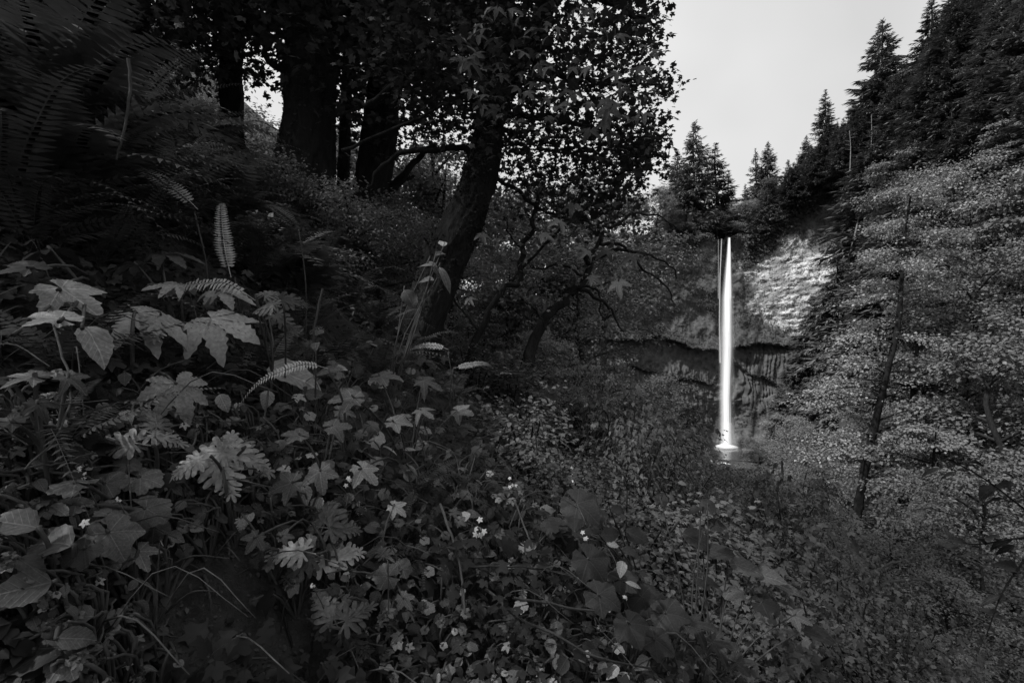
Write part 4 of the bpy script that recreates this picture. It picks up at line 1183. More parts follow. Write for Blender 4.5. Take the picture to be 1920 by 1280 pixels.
# light sapling higher on the gorge wall and two bare snags
for (px0, py0, px1, py1, Y, w, lab) in [(1588, 495, 1613, 395, 64, 6, 'pale bare leaning snag on the slope above the cedar beside the pale rock'),
                                        (1632, 290, 1634, 215, 66, 2.2, 'thin grey dead snag among the conifers below the tallest skyline conifer'),
                                        (1594, 310, 1593, 245, 66, 2.2, 'short dead snag with bare side twigs below the blunt skyline conifer'),
                                        (1866, 165, 1862, 95, 50, 4, 'pale bare stem rising from the leaves near the high gorge wall')]:
    b = at(px0, py0, Y)
    t_ = thing('dead_snag', lab, 'dead tree', tuple(b), 'bare snags on the gorge wall')
    Pq = smooth_path([b - [0, 0, .8], (b + at(px1, py1, Y)) / 2 + [.12, 0, 0], at(px1, py1, Y)], 10)
    v, t = tube(Pq, np.linspace(w, w * .3, 10) / 2 * Y / F, 7, .2, px0)
    obj('trunk', make_mesh('trunk', v - b, t, M['snag'], True), t_)
    for j in range(4):
        q = Pq[4 + j]; d = np.array([random.choice((-1, 1)) * .9, -.2, .15])
        v, t = tube([q, q + d * .5, q + d * 1.0 - [0, 0, .1]], [.04, .025, .01], 5)
        obj('twig', make_mesh('twig', v - b, t, M['snag'], True), t_)
place('broadleaf_tree', proto(('trunk', 'branchwork', 'crown'), leafy_tree_parts(140, 10, 3.0, 7000, .15, 22, M['alder_bark'], M['alder'], 'layered')),
      'bright-leaved sapling leaning out above the alder crown', 'tree', tuple(at(1700, 520, 40)), .5, (1.05, 1.05, 1.15), None)
# drooping cedars below the pale rock
CED = proto(('trunk', 'crown'), conifer_parts(131, 12, 3.0, 260, 44, M['dark_branch'], M['cedar'], .8, .1))
for px, pb, py, lab in [(1570, 680, 470, 'feathery drooping cedar at the edge of the pale rock patch'), (1525, 700, 545, 'feathery cedar in front of the overhang, downhill of the pale rock'),
                        (1605, 720, 560, 'drooping cedar between the pale rock and the alder crown'), (1495, 745, 640, 'small weeping cedar at the end of the dark overhang'), (1558, 800, 630, 'weeping cedar right behind the alder crown'),
                        (1462, 800, 715, 'low spreading cedar on the slope just east of the basalt columns'), (1512, 835, 700, 'cedar with tiered drooping limbs above the creek, below the weeping cedar')]:
    Y = float(ground_hit(px, pb)[0]) - .3; x = (px - 960) / F * Y; z = (640 - pb) / F * Y; H = (pb - py) / F * Y; s = H / 12
    place('cedar', CED, lab, 'cedar', (x, Y, z - .4), px, (s * 1.35, s * 1.35, s), 'cedars beside the waterfall cliff')
# leafy trees that ring the creek below the falls
for i, (px, py, Y, k, H) in enumerate([(1290, 800, 56, 0, 6), (1225, 800, 44, 1, 6), (1425, 815, 52, 2, 5.5), (1470, 770, 46, 0, 6.5), (1350, 900, 46, 1, 5), (1420, 880, 40, 0, 5.5), (1280, 890, 38, 2, 5), (1210, 880, 30, 0, 5), (1500, 850, 34, 1, 7), (1545, 790, 36, 2, 8),
                                       (1730, 560, 30, 0, 9), (1790, 640, 26, 1, 9), (1850, 430, 28, 2, 11), (1900, 620, 22, 0, 10), (1760, 800, 21, 1, 7), (1860, 850, 17, 2, 7), (1800, 930, 20, 0, 5.5), (1930, 330, 30, 1, 12), (1820, 280, 36, 0, 12), (1760, 380, 38, 3, 11)]):
    x = (px - 960) / F * Y; zt = (640 - py) / F * Y
    src = GRV[k % 3] if i < 10 or i % 3 == 0 else DEC[(k + i) % 4]
    lab = auto_label(['fine-leaved tree', 'rounded leafy tree', 'spreading tree'][i % 3] + ' by the creek', (x, Y, zt - 1))
    t_ = place('broadleaf_tree', src, lab, 'tree', (x, Y, zt - H), i * 2.3, H / 9, 'leafy trees along the creek')

# ------------------------------------------------------------------ thicket on the ravine slope
rs = np.random.default_rng(200)
shr = []
tries = 0
while len(shr) < 230 and tries < 20000:
    tries += 1
    px = rs.uniform(780, 2000); Y = math.exp(rs.uniform(math.log(3.6), math.log(50)))
    if tries % 2: px = rs.uniform(1150, 2050); Y = math.exp(rs.uniform(math.log(3.6), math.log(15)))
    x = (px - 960) / F * Y
    if x < -1.2: continue
    z = float(terrain(x, Y)); qx, qy = proj([x, Y, z + .5])
    if qy > 1500 or (qy > 1150 and qx < 1420 and Y < 5) or (qx < 900 and Y < 7): continue
    rad = .55 + .035 * Y
    if all((x - c[0]) ** 2 + (Y - c[1]) ** 2 > (rad * .8) ** 2 for c in shr):
        shr.append((x, Y, z, rad))
shr.sort(key=lambda c: -c[1])                    # counted from the far ones to the near ones
for i, (x, Y, z, rad) in enumerate(shr):
    low_east = x > 1.2 and Y < 16
    s = rad * rs.uniform(.85, 1.25); hz = s * (rs.uniform(.9, 2.0) if Y > 12 or low_east else rs.uniform(.6, 1.0))
    if 1290 < 960 + F * x / Y < 1440: hz = min(hz, max(.3, ((640 - 868) / F * Y - z) / 1.5))
    lab = auto_label(['leafy shrub', 'twiggy shrub', 'rounded shrub', 'low shrub'][i % 4] + ' in thicket', (x, Y, z + s * .8))
    place('shrub', SHR[i % 4] if Y > 12 else NSH[i % 3], lab, 'shrub', (x, Y, z - .1), rs.uniform(0, 6.28), (s, s, hz), 'shrubs in the ravine thicket')

def undergrowth(K, x0, x1, Y0, Y1, hmax, sz, tmpl, mat, seed, name):
    r = np.random.default_rng(seed)
    px = r.uniform(x0, x1, K); Y = np.exp(r.uniform(math.log(Y0), math.log(Y1), K))
    x = (px - 960) / F * Y; z = terrain(x, Y)
    h = hmax * np.clip(.45 + fbm(x * .9 / max(.4, hmax), Y * .9 / max(.4, hmax), seed, 3), .03, 1)
    keep = (vnoise(x * 2.2, Y * 2.2, seed + 8) + r.uniform(0, .5, K)) > .5
    if name == 'ground_cover':                 # the soil face is bare
        qx, qy = proj(np.stack([x, Y, z], -1))
        bare = in_poly(qx, qy, [(270, 1010), (420, 985), (560, 1010), (600, 1070), (700, 1140), (760, 1230), (780, 1300), (250, 1300), (230, 1180)])
        keep &= ~bare | (r.uniform(size=K) < .05)
    x, Y, z, h = x[keep], Y[keep], z[keep], h[keep]; K = len(x)
    pos = np.stack([x, Y, z + h * r.uniform(.05, 1, K) ** .7], -1)
    n = np.array([.25, -.25, 1.0]) + r.normal(0, .42, (K, 3)); tip = r.normal(0, 1, (K, 3)) + [.35, -.3, -.35]
    size = sz * r.uniform(.5, 1.4, K) * (1 + Y / 40)
    me = make_mesh(name, *leaf_batch(T[tmpl], pos, n, tip, size), M[mat])
    return obj(name, me, None, 'stuff')
undergrowth(26000, -250, 2050, .8, 7, .22, .035, 'small', 'cover', 301, 'ground_cover')
undergrowth(9000, -250, 1700, .9, 7, .28, .04, 'simple_maple', 'cover', 302, 'ground_cover')
def wall_cover():
    r = np.random.default_rng(304); K = 60000
    px = r.uniform(1400, 2150, K); Y = r.uniform(22, 84, K); x = (px - 960) / F * Y
    z = terrain(x, Y); keep = (x > 17 + 17.5 * Y / 80 + 4) & ~((np.abs(Y - ycl(x) - 1) < 2.2) & (x < 56)) & (vnoise(x * .7, Y * .7, 305) > .25)
    x, Y, z = x[keep], Y[keep], z[keep]; K = len(x)
    pos = np.stack([x, Y, z + r.uniform(0, 1.6, K) * vnoise(x * .5, Y * .5, 306)], -1)
    return leaf_batch(T['kite'], pos, np.array([-.5, -.4, .8]) + r.normal(0, .45, (K, 3)), np.array([-.5, -.4, -.5]) + r.normal(0, .6, (K, 3)), r.uniform(.15, .4, K))
obj('wall_undergrowth', make_mesh('wall_undergrowth', *wall_cover(), M['slope']), None, 'stuff')
undergrowth(36000, -500, 2150, 5, 75, .6, .07, 'kite', 'thicket', 303, 'undergrowth')

# grass blades and fine dead stalks among the near plants
def grass():
    r = np.random.default_rng(310); K = 1900
    px = r.uniform(-200, 1750, K); Y = np.exp(r.uniform(math.log(.9), math.log(7), K)); x = (px - 960) / F * Y
    z = terrain(x, Y); qx, qy = proj(np.stack([x, Y, z], -1))
    keep = (vnoise(x * 1.7, Y * 1.7, 312) > .45) & ~in_poly(qx, qy, [(270, 1010), (560, 1010), (700, 1140), (780, 1300), (250, 1300)])
    x, Y, z = x[keep], Y[keep], z[keep]; K = len(x)
    tip = np.array([.25, -.1, .9]) + r.normal(0, .45, (K, 3)); n = np.array([.3, -.8, .5]) + r.normal(0, .5, (K, 3))
    return leaf_batch(T['blade'], np.stack([x, Y, z - .01], -1), n, tip, r.uniform(.06, .2, K))
obj('grass', make_mesh('grass', *grass(), M['cover']), None, 'stuff')

def fine_stems():
    r = np.random.default_rng(330); g = Geo(); n = 0
    while n < 420:
        px = r.uniform(-150, 1650); Y = math.exp(r.uniform(math.log(.95), math.log(6))); x = (px - 960) / F * Y; z = float(terrain(x, Y))
        qx, qy = proj(np.array([x, Y, z]))
        if qy > 1400 or qy < 560: continue
        L = r.uniform(.12, .5); d = r.normal(0, 1, 3) * [1, .7, .2] + [.5, -.2, .5]; d = d / np.linalg.norm(d)
        b = np.array([x, Y, z - .01]); m_ = b + d * L * .5 + [0, 0, L * r.uniform(.0, .3)]
        g.add(*tube(smooth_path([b, m_, b + d * L + [0, 0, -L * r.uniform(0, .3)]], 8), np.linspace(.0022, .0012, 8) * r.uniform(.7, 1.6), 4)); n += 1
    return g.mesh('dry_stalks', M['twig'])
obj('dry_stalks', fine_stems(), None, 'stuff')

def litter():                                  # dead leaves, pebbles and crumbs on the soil face
    r = np.random.default_rng(320); K = 700
    q = sample_poly([(200, 980), (620, 960), (820, 1150), (900, 1320), (150, 1320)], K, r)
    Y = ground_hit(q[:, 0], q[:, 1])
    pos = np.stack([(q[:, 0] - 960) / F * Y, Y, terrain((q[:, 0] - 960) / F * Y, Y) + .004], -1)
    return leaf_batch(T['small'], pos, np.array([.6, -.3, .8]) + r.normal(0, .4, (K, 3)), r.normal(0, 1, (K, 3)), r.uniform(.006, .018, K))
obj('leaf_litter', make_mesh('leaf_litter', *litter(), M['twig']), None, 'stuff')

# ------------------------------------------------------------------ near plants, leaf by leaf
CAM = np.zeros(3)
def img_dir(px, py, Y, deg):
    a = at(px, py, Y); b = at(px + 10 * math.cos(R(deg)), py - 10 * math.sin(R(deg)), Y)
    return nrm(b - a)
def depth_for(px, py, lift):
    return float(ground_hit(np.array([px]), np.array([py]), lift)[0])
rp = np.random.default_rng(400)
def plant(name, label, cat, leaves, lift=.18, group=None, stems=True, base=None, depth=None):
    """leaves: (px, py of the middle, px size, shape, tip angle in degrees, facing 0..1, material)"""
    P = []
    for (px, py, sz, sh, ang, fc, mt) in leaves:
        Y = depth if depth else max(.85, depth_for(px, py, lift * rp.uniform(.8, 1.2)))
        P.append((at(px, py, Y), Y))
    c = np.mean([p[0] for p in P], axis=0)
    b = base if base is not None else np.array([c[0], c[1] + .05, 0])
    b = np.array(b, float); b[2] = float(terrain(b[0], b[1])) - .02
    t_ = thing(name, label, cat, tuple(b), group)
    for (p, Y), (px, py, sz, sh, ang, fc, mt) in zip(P, leaves):
        tip = img_dir(px, py, Y, ang)
        view = nrm(-p)
        n = nrm(np.array([0, 0, 1.0]) * (1 - fc) + view * fc + rp.normal(0, .10, 3))
        size = sz / F * Y / (1.9 if sh not in ('ovate', 'lance', 'blade', 'dissected', 'dissected_b') and not sh.startswith(('frond', 'bracken')) else 1.0)
        tp_ = tip - (tip @ n) * n; tp_ = nrm(tp_)
        half = .5 * size if sh in ('ovate', 'lance', 'dissected', 'dissected_b') else .05 * size
        org = p - tp_ * half
        o = orient(obj('leaf', leaf_mesh(sh, mt), t_), org - b, n, tp_, size)
        if stems:
            mid = (org + b) / 2 + np.array([rp.normal(0, .02), rp.normal(0, .02), .06])
            v, t = tube(smooth_path([b, mid, org - tp_ * .04 * size, org], 9) - b, np.linspace(.0035, .002, 9) * (1 + sz / 150), 5)
            obj('stem', make_mesh('stem', v, t, M['stem'], True), t_)
    return t_
D, B, K_ = 'fore_leaf', 'fore_bright', 'fore_dark'  # plain, lit and shaded tones of the same leaves, light painted as colour
plant('lobed_plant', 'tall stalked plant with flat pointed lobed leaves at the far edge of the bank', 'plant',
      [(118, 545, 150, 'star', -25, .42, B), (110, 596, 130, 'star', 190, .4, B), (183, 640, 85, 'ovate', -60, .5, B), (55, 500, 110, 'star', 160, .25, K_), (30, 620, 100, 'star', 170, .25, K_)], .45, base=(-1.75, 2.1, 0))
plant('lobed_plant', 'plant with drooping maple-shaped leaves low beside the tall stalked plant', 'plant',
      [(60, 705, 110, 'maple', 200, .4, D), (130, 708, 80, 'maple', -15, .5, D), (72, 758, 75, 'maple', -70, .5, K_), (20, 790, 90, 'maple', 190, .4, K_), (20, 715, 90, 'maple', 150, .3, K_)], .3)
plant('waterleaf', 'large toothed leaf with seven leaflets spread flat above the dark hollow', 'plant',
      [(262, 588, 180, 'cut', 15, .35, B), (330, 722, 140, 'cut', -75, .6, B), (90, 470, 130, 'cut', 170, .2, K_)], .32)
plant('waterleaf', 'pale-flecked waterleaf with long toothed lobes beside the curled bright fern', 'plant',
      [(400, 600, 165, 'cut', -30, .3, B), (290, 608, 90, 'dissected', -100, .4, B), (335, 535, 110, 'cut', 170, .35, B), (415, 545, 120, 'cut', -15, .3, B), (250, 495, 120, 'cut', 170, .25, K_), (310, 475, 120, 'cut', 30, .3, D)], .34)
plant('bleeding_heart', 'brightest ferny-leaved plant in the middle of the bank, over dark litter', 'plant',
      [(385, 852, 120, 'dissected', 200, .6, B), (435, 825, 120, 'dissected_b', 75, .6, B), (480, 858, 105, 'dissected', -10, .55, B), (420, 890, 110, 'dissected_b', -80, .6, B), (350, 870, 80, 'dissected', -130, .5, B)], .26)
plant('bleeding_heart', 'ferny-leaved plant at the uphill side of the brightest ferny plant', 'plant',
      [(220, 825, 110, 'dissected', 190, .55, B), (290, 785, 80, 'dissected_b', 80, .55, D), (315, 815, 95, 'dissected', 10, .55, B), (240, 850, 80, 'dissected_b', -120, .5, D)], .25)
plant('bleeding_heart', 'ferny-leaved plant hanging at the upper edge of the soil face', 'plant',
      [(540, 1030, 105, 'dissected', 180, .6, B), (560, 1060, 90, 'dissected_b', -140, .6, D), (630, 1035, 120, 'dissected', 30, .6, B), (610, 955, 110, 'dissected_b', 90, .6, D), (640, 985, 90, 'dissected', 10, .55, D)], .24)
plant('bleeding_heart', 'pair of ferny leaves hanging over the lower part of the soil face', 'plant',
      [(610, 1140, 100, 'dissected', 120, .7, D), (672, 1145, 105, 'dissected_b', 40, .7, D), (620, 1185, 80, 'dissected', -70, .65, K_), (660, 1200, 90, 'dissected_b', -60, .65, K_)], .22)
plant('bleeding_heart', 'small ferny leaves on long stalks among the upright stems', 'plant',
      [(495, 570, 70, 'dissected', 170, .5, D), (545, 555, 80, 'dissected_b', 20, .5, D), (535, 600, 80, 'dissected', -40, .5, D), (505, 545, 60, 'dissected_b', 60, .5, D)], .5)
plant('fringecup', 'low plant with rounded scalloped leaves uphill of the soil face', 'plant',
      [(140, 905, 90, 'scallop', 160, .4, D), (200, 905, 90, 'scallop', 30, .45, D), (265, 895, 85, 'scallop', 10, .5, D), (140, 945, 80, 'scallop', 190, .4, D), (275, 955, 95, 'scallop', -20, .5, D), (195, 960, 80, 'scallop', -60, .5, D), (240, 870, 55, 'scallop', 80, .5, D), (335, 885, 55, 'scallop', 20, .5, K_)], .22)
plant('fringecup', 'scalloped leaves half in shade, just under the first scalloped cluster', 'plant',
      [(205, 1000, 110, 'thimble', -60, .55, D), (260, 1035, 90, 'star', -70, .5, D), (210, 965, 80, 'scallop', 60, .5, D), (155, 1030, 80, 'scallop', -120, .5, K_), (290, 990, 60, 'scallop', 0, .5, K_)], .22)
plant('broad_leaved_herb', 'herb with smooth oval leaves at the dim edge beside the soil face', 'plant',
      [(85, 1012, 95, 'ovate', 175, .55, D), (25, 975, 80, 'ovate', 190, .5, D), (30, 1105, 100, 'ovate', 200, .6, D), (140, 1155, 60, 'ovate', 200, .6, D), (145, 1195, 60, 'ovate', 10, .6, D), (60, 1060, 60, 'ovate', -30, .5, K_)], .2, depth=None)
plant('broad_leaved_herb', 'heart-shaped pale leaf on a thin stalk in front of the soil', 'plant',
      [(216, 1155, 38, 'heart', -95, .8, D)], .15)
plant('broad_leaved_herb', 'wide drooping oval leaves lowest on the dim side of the bank', 'plant',
      [(60, 1215, 120, 'ovate', 195, .5, K_), (125, 1240, 85, 'scallop', -70, .6, D), (20, 1190, 100, 'blade', 85, .6, K_), (140, 1270, 70, 'scallop', 0, .5, K_)], .18)
plant('star_leaved_plant', 'plant with five-pointed leaves above the soil edge beside the upright stems', 'plant',
      [(600, 885, 85, 'star', -80, .6, D), (625, 800, 75, 'star', 40, .5, D), (545, 905, 85, 'star', -150, .55, D), (560, 815, 70, 'star', 170, .5, D), (480, 1008, 60, 'star', -120, .7, D), (530, 1005, 45, 'star', 20, .6, D), (640, 770, 60, 'star', 10, .5, D)], .3)
plant('star_leaved_plant', 'seven-fingered dark leaf lying beside the scalloped cluster', 'plant',
      [(368, 975, 75, 'trident', 80, .75, K_)], .12)
plant('star_leaved_plant', 'lobed leaves on red-brown stalks hanging past the soil face', 'plant',
      [(725, 1080, 65, 'scallop', 180, .65, D), (755, 1065, 45, 'scallop', 60, .6, D), (757, 1122, 55, 'star', -60, .65, D), (715, 1030, 50, 'dissected_b', 100, .6, D), (740, 950, 55, 'star', -40, .6, B)], .22)
plant('star_leaved_plant', 'cluster of wide pointed leaves among grass above the middle of the bank', 'plant',
      [(715, 705, 85, 'star', 10, .35, D), (795, 715, 75, 'maple', -20, .4, D), (660, 745, 90, 'star', 200, .35, D), (680, 880, 80, 'star', -60, .5, B), (790, 770, 60, 'maple', -60, .4, D), (740, 790, 70, 'star', 0, .4, D), (860, 770, 60, 'star', -30, .4, D)], .4)
plant('thimbleberry', 'thimbleberry with broad soft lobed leaves beside the white flower spikes', 'plant',
      [(1085, 945, 95, 'thimble', -50, .6, K_), (1075, 1000, 90, 'thimble', -140, .6, K_), (1110, 965, 70, 'thimble', 10, .6, K_), (1105, 1050, 90, 'thimble', -60, .6, K_), (1125, 1115, 85, 'thimble', -40, .6, K_), (1165, 1085, 75, 'thimble', 40, .55, K_), (1040, 985, 60, 'thimble', 180, .6, K_)], .3)
plant('thimbleberry', 'thimbleberry with overlapping broad leaves running down the crest edge', 'plant',
      [(1205, 1120, 90, 'thimble', -30, .45, K_), (1180, 1170, 85, 'thimble', -70, .5, K_), (1250, 1150, 85, 'thimble', -20, .4, K_), (1230, 1200, 80, 'thimble', -50, .45, K_), (1300, 1170, 90, 'maple', -30, .35, K_), (1340, 1205, 90, 'maple', -35, .3, K_), (1380, 1240, 90, 'star', -35, .3, K_)], .3)
plant('snowberry', 'shrub with small oval pale leaves on thin twigs beyond the flower spikes', 'plant',
      [(1145, 1002, 38, 'ovate', 10, .6, K_), (1150, 1020, 26, 'ovate', -20, .5, B), (1195, 1005, 45, 'ovate', -35, .5, K_), (1185, 1035, 40, 'ovate', -30, .5, K_), (1165, 1065, 32, 'ovate', -100, .5, B), (1188, 1095, 30, 'lance', -30, .5, B), (1160, 955, 30, 'ovate', 0, .5, K_), (1215, 960, 45, 'ovate', -20, .5, K_), (1245, 975, 45, 'ovate', -30, .5, K_)], .4)
plant('snowberry', 'round dark leaf held high against the bright creek thicket', 'plant',
      [(1327, 950, 34, 'round', 90, .8, K_), (1300, 955, 26, 'ovate', 180, .5, K_), (1345, 985, 40, 'ovate', -20, .5, K_), (1240, 938, 30, 'round', 60, .8, K_)], .6, depth=2.6, base=(.95, 2.55, 0))
plant('thimbleberry', 'long row of flat dark leaves along the crest of the bank against the ravine', 'plant',
      [(1310, 1010, 60, 'ovate', -30, .4, K_), (1350, 1035, 55, 'ovate', -35, .4, K_), (1400, 1060, 60, 'ovate', -35, .4, D), (1445, 1080, 60, 'ovate', -40, .4, D), (1320, 1085, 55, 'thimble', -60, .5, K_), (1370, 1110, 60, 'thimble', -40, .45, D), (1480, 1100, 55, 'lance', -35, .4, D), (1430, 1130, 60, 'thimble', -40, .4, K_), (1490, 1155, 60, 'star', -40, .4, D), (1540, 1190, 60, 'ovate', -40, .4, K_)], .5, depth=2.7, base=(1.1, 2.6, 0))
plant('tall_herb', 'slim leafy stem with narrow leaves crossing the foot of the leaning trunk', 'plant',
      [(815, 500, 45, 'lance', -60, .5, D), (828, 470, 40, 'lance', 60, .5, D), (795, 520, 45, 'lance', 150, .5, D), (835, 520, 50, 'lance', -70, .6, D), (830, 455, 22, 'ovate', 90, .5, B), (768, 560, 40, 'ovate', -60, .6, D), (800, 495, 30, 'lance', 190, .5, D)], .9, depth=3.2, base=(-.85, 3.2, 0))
plant('tall_herb', 'upright stalk with paired leaves between the star-leaved plant and the fern', 'plant',
      [(560, 700, 110, 'ovate', 20, .4, B), (610, 690, 90, 'lance', 160, .4, D), (628, 740, 60, 'lance', 10, .4, K_), (590, 640, 50, 'lance', 100, .5, D)], .5, base=(-.9, 2.2, 0), depth=2.2)

# white flowers
def flower_mesh():
    g = Geo()
    for k in range(5):
        a = k * 2 * np.pi / 5
        g.add(*leaf_batch(T['small'], np.zeros((1, 3)), np.array([[0, 0, 1.0]]), np.array([[math.cos(a), math.sin(a), .25]]), .5))
    return weld(np.concatenate(g.v), np.concatenate(g.t))
FM = make_mesh('flower', *flower_mesh(), M['petal'])
for (px, py, sz, nfl, lab) in [(1098, 1014, 10, 6, 'white flower spike uppermost on the thimbleberry edge'), (1124, 1062, 10, 6, 'white flower spike between the upper and lower spikes'), (1135, 1106, 9, 5, 'white flower spike third down the row'),
                               (1172, 1120, 8, 3, 'tiny white flower sprig at the bottom of the row of spikes'), (1075, 898, 9, 5, 'white flower spike at the top, against the ravine thicket'), (902, 990, 14, 5, 'fluffy white flower head in the middle of the tangled bank'),
                               (983, 760, 8, 5, 'white flower sprig high on the bank before the dark thicket'), (158, 980, 20, 1, 'single five-petalled white flower among dark leaves beside the scalloped cluster'), (1010, 812, 8, 4, 'small white flower sprig below the high one'),
                               (655, 900, 10, 4, 'small white flowers over the star-shaped leaves'), (155, 895, 9, 5, 'tiny pale blossoms on the scalloped plant stalk'), (222, 938, 6, 4, 'tiny bud sprig just under the scalloped leaves'),
                               (586, 1097, 6, 5, 'thin sprig of white buds hanging over the soil face'), (962, 905, 8, 4, 'faint white blossom cluster above the tangled bank'), (640, 460, 9, 5, 'pale sunlit tuft of blossoms above the upright ferns')]:
    Y = max(.85, depth_for(px, py, .25)); p = at(px, py, Y); b = np.array([p[0] + .02, p[1] + .03, float(terrain(p[0], p[1] + .03))])
    t_ = thing('white_flower', lab, 'flower', tuple(b), 'white flowers on the bank')
    v, t = tube(smooth_path([np.zeros(3), (p - b) * .5 + [.02, 0, .02], p - b], 8), np.linspace(.0025, .0012, 8), 5)
    obj('stem', make_mesh('stem', v, t, M['stem'], True), t_)
    s = sz / F * Y
    for k in range(nfl):
        q = p - b + (rp.normal(0, 1, 3) * [.5, .3, .9] * s * (nfl > 1))
        orient(obj('blossom', FM, t_), q, (rp.normal(0, .4), -.7, .6), (rp.normal(0, 1), 0, 1), s * (1.0 if nfl > 1 else 1.0))

# bare sticks, canes and straw: polylines of the picture set on the bank
for (pts, w, mt, lift, nm, cat, lab) in [
        ([(478, 911), (430, 965), (383, 1019)], 5, 'twig', .06, 'dead_stick', 'stick', 'straight dead stick leaning above the top of the soil face'),
        ([(357, 1046), (330, 1075), (285, 1110), (268, 1140), (230, 1175)], 11, 'twig', .02, 'dead_stick', 'stick', 'thick broken dead branch lying down the soil face'),
        ([(212, 1125), (190, 1190), (152, 1290)], 5, 'twig', .12, 'straw_stem', 'straw', 'long pale straw slanting down beside the soil face'),
        ([(245, 1172), (300, 1188), (360, 1200)], 4, 'twig', .05, 'straw_stem', 'straw', 'pale straw lying level across the soil, crossed by another'),
        ([(314, 1160), (296, 1205), (278, 1247)], 4, 'twig', .07, 'straw_stem', 'straw', 'short straw crossing the level one on the soil'),
        ([(384, 1075), (390, 1110), (396, 1140)], 6, 'twig', .02, 'root', 'root', 'dark root stub hanging on the middle of the soil face'),
        ([(258, 1060), (272, 1075), (284, 1098)], 9, 'twig', .06, 'dead_stick', 'stick', 'thick short stub poking out under the scalloped leaves'),
        ([(510, 1085), (530, 1140), (548, 1212)], 7, 'dark_branch', .01, 'root', 'root', 'dark root running down the lower soil face'),
        ([(425, 1010), (428, 1030), (430, 1046)], 6, 'twig', .05, 'dead_stick', 'stick', 'short upright twig stub at the top of the soil face'),
        ([(826, 945), (848, 1010), (864, 1070), (870, 1150)], 6, 'twig', .2, 'bramble_cane', 'cane', 'pale bent cane curving down the tangled bank'),
        ([(965, 940), (988, 1000), (1018, 1068)], 4, 'twig', .22, 'bramble_cane', 'cane', 'thin cane slanting through the leaves above the crossing canes'),
        ([(910, 1105), (970, 1155), (1040, 1190), (1130, 1235), (1220, 1250)], 6, 'stem', .2, 'bramble_cane', 'cane', 'long bramble cane running down towards the crest edge'),
        ([(880, 1062), (960, 1062), (1010, 1066), (1075, 1078)], 4, 'twig', .2, 'bramble_cane', 'cane', 'level pale cane crossing the middle of the tangle'),
        ([(960, 1118), (1050, 1135), (1140, 1150), (1210, 1175), (1290, 1190)], 5, 'stem', .26, 'bramble_cane', 'cane', 'gently sagging cane below the level pale one'),
        ([(737, 1105), (760, 1140), (787, 1178)], 6, 'twig', .12, 'dead_stick', 'stick', 'pale peeled twig slanting beside the hanging ferny leaves'),
        ([(787, 1178), (788, 1240)], 4, 'dark_branch', .08, 'dead_stick', 'stick', 'dark upright twig below the pale peeled one'),
        ([(95, 600), (125, 690), (130, 760), (95, 830), (45, 880)], 5, 'stem', .3, 'bare_stalk', 'stalk', 'long curved stem under the tall stalked leaves'),
        ([(0, 885), (80, 872), (175, 850)], 5, 'stem', .2, 'bare_stalk', 'stalk', 'straight stem crossing level above the scalloped cluster'),
        ([(605, 540), (590, 610), (587, 680), (598, 760)], 5, 'stem', .45, 'bare_stalk', 'stalk', 'tall curved green stem standing before the ferns'),
        ([(240, 110), (243, 180), (228, 260), (218, 300)], 6, 'twig', .9, 'bare_stalk', 'stalk', 'thin pale upright stem among the dark upper ferns'),
        ([(1110, 915), (1140, 1000), (1105, 1000)], 3, 'stem', .4, 'bare_stalk', 'stalk', 'slim bent stem beside the topmost white spike'),
        ([(1160, 880), (1175, 910), (1172, 1010), (1165, 1060)], 3, 'dark_branch', .6, 'bare_stalk', 'stalk', 'dark hair-thin upright stem beyond the pale oval leaves'),
        ([(1290, 1095), (1330, 1065), (1350, 1060)], 4, 'twig', .5, 'bare_stalk', 'stalk', 'short pale arching stem on the crest before the ravine'),
        ([(1355, 1110), (1352, 1170), (1350, 1230), (1352, 1290)], 5, 'stem', .5, 'bare_stalk', 'stalk', 'pale upright stem with a hooked top on the crest')]:
    P = [];
    for (px, py) in pts:
        Y = max(.8, depth_for(px, py, lift)); P.append(at(px, py, Y - .01))
    Ym = np.mean([p[1] for p in P])
    for p in P: pass
    P = np.array(P)
    if lift > .3:
        P = np.array([at(q[0], q[1], Ym) for q in pts])
    b = P[-1]
    v, t = tube(smooth_path(P, 22) - b + np.stack([fbm(np.arange(22) * .5, np.full(22, px), q + 3, 2) for q in range(3)], -1) * .006, np.linspace(w, w * .6, 22) / 2 / F * Ym, 7, .2, int(px))
    o = obj(nm, make_mesh(nm, v, t, M[mt], True), None, None, tuple(b)); o['label'] = lab; o['category'] = cat
    if cat in ('straw', 'cane', 'stick', 'stalk'): o['group'] = cat + 's on the bank'

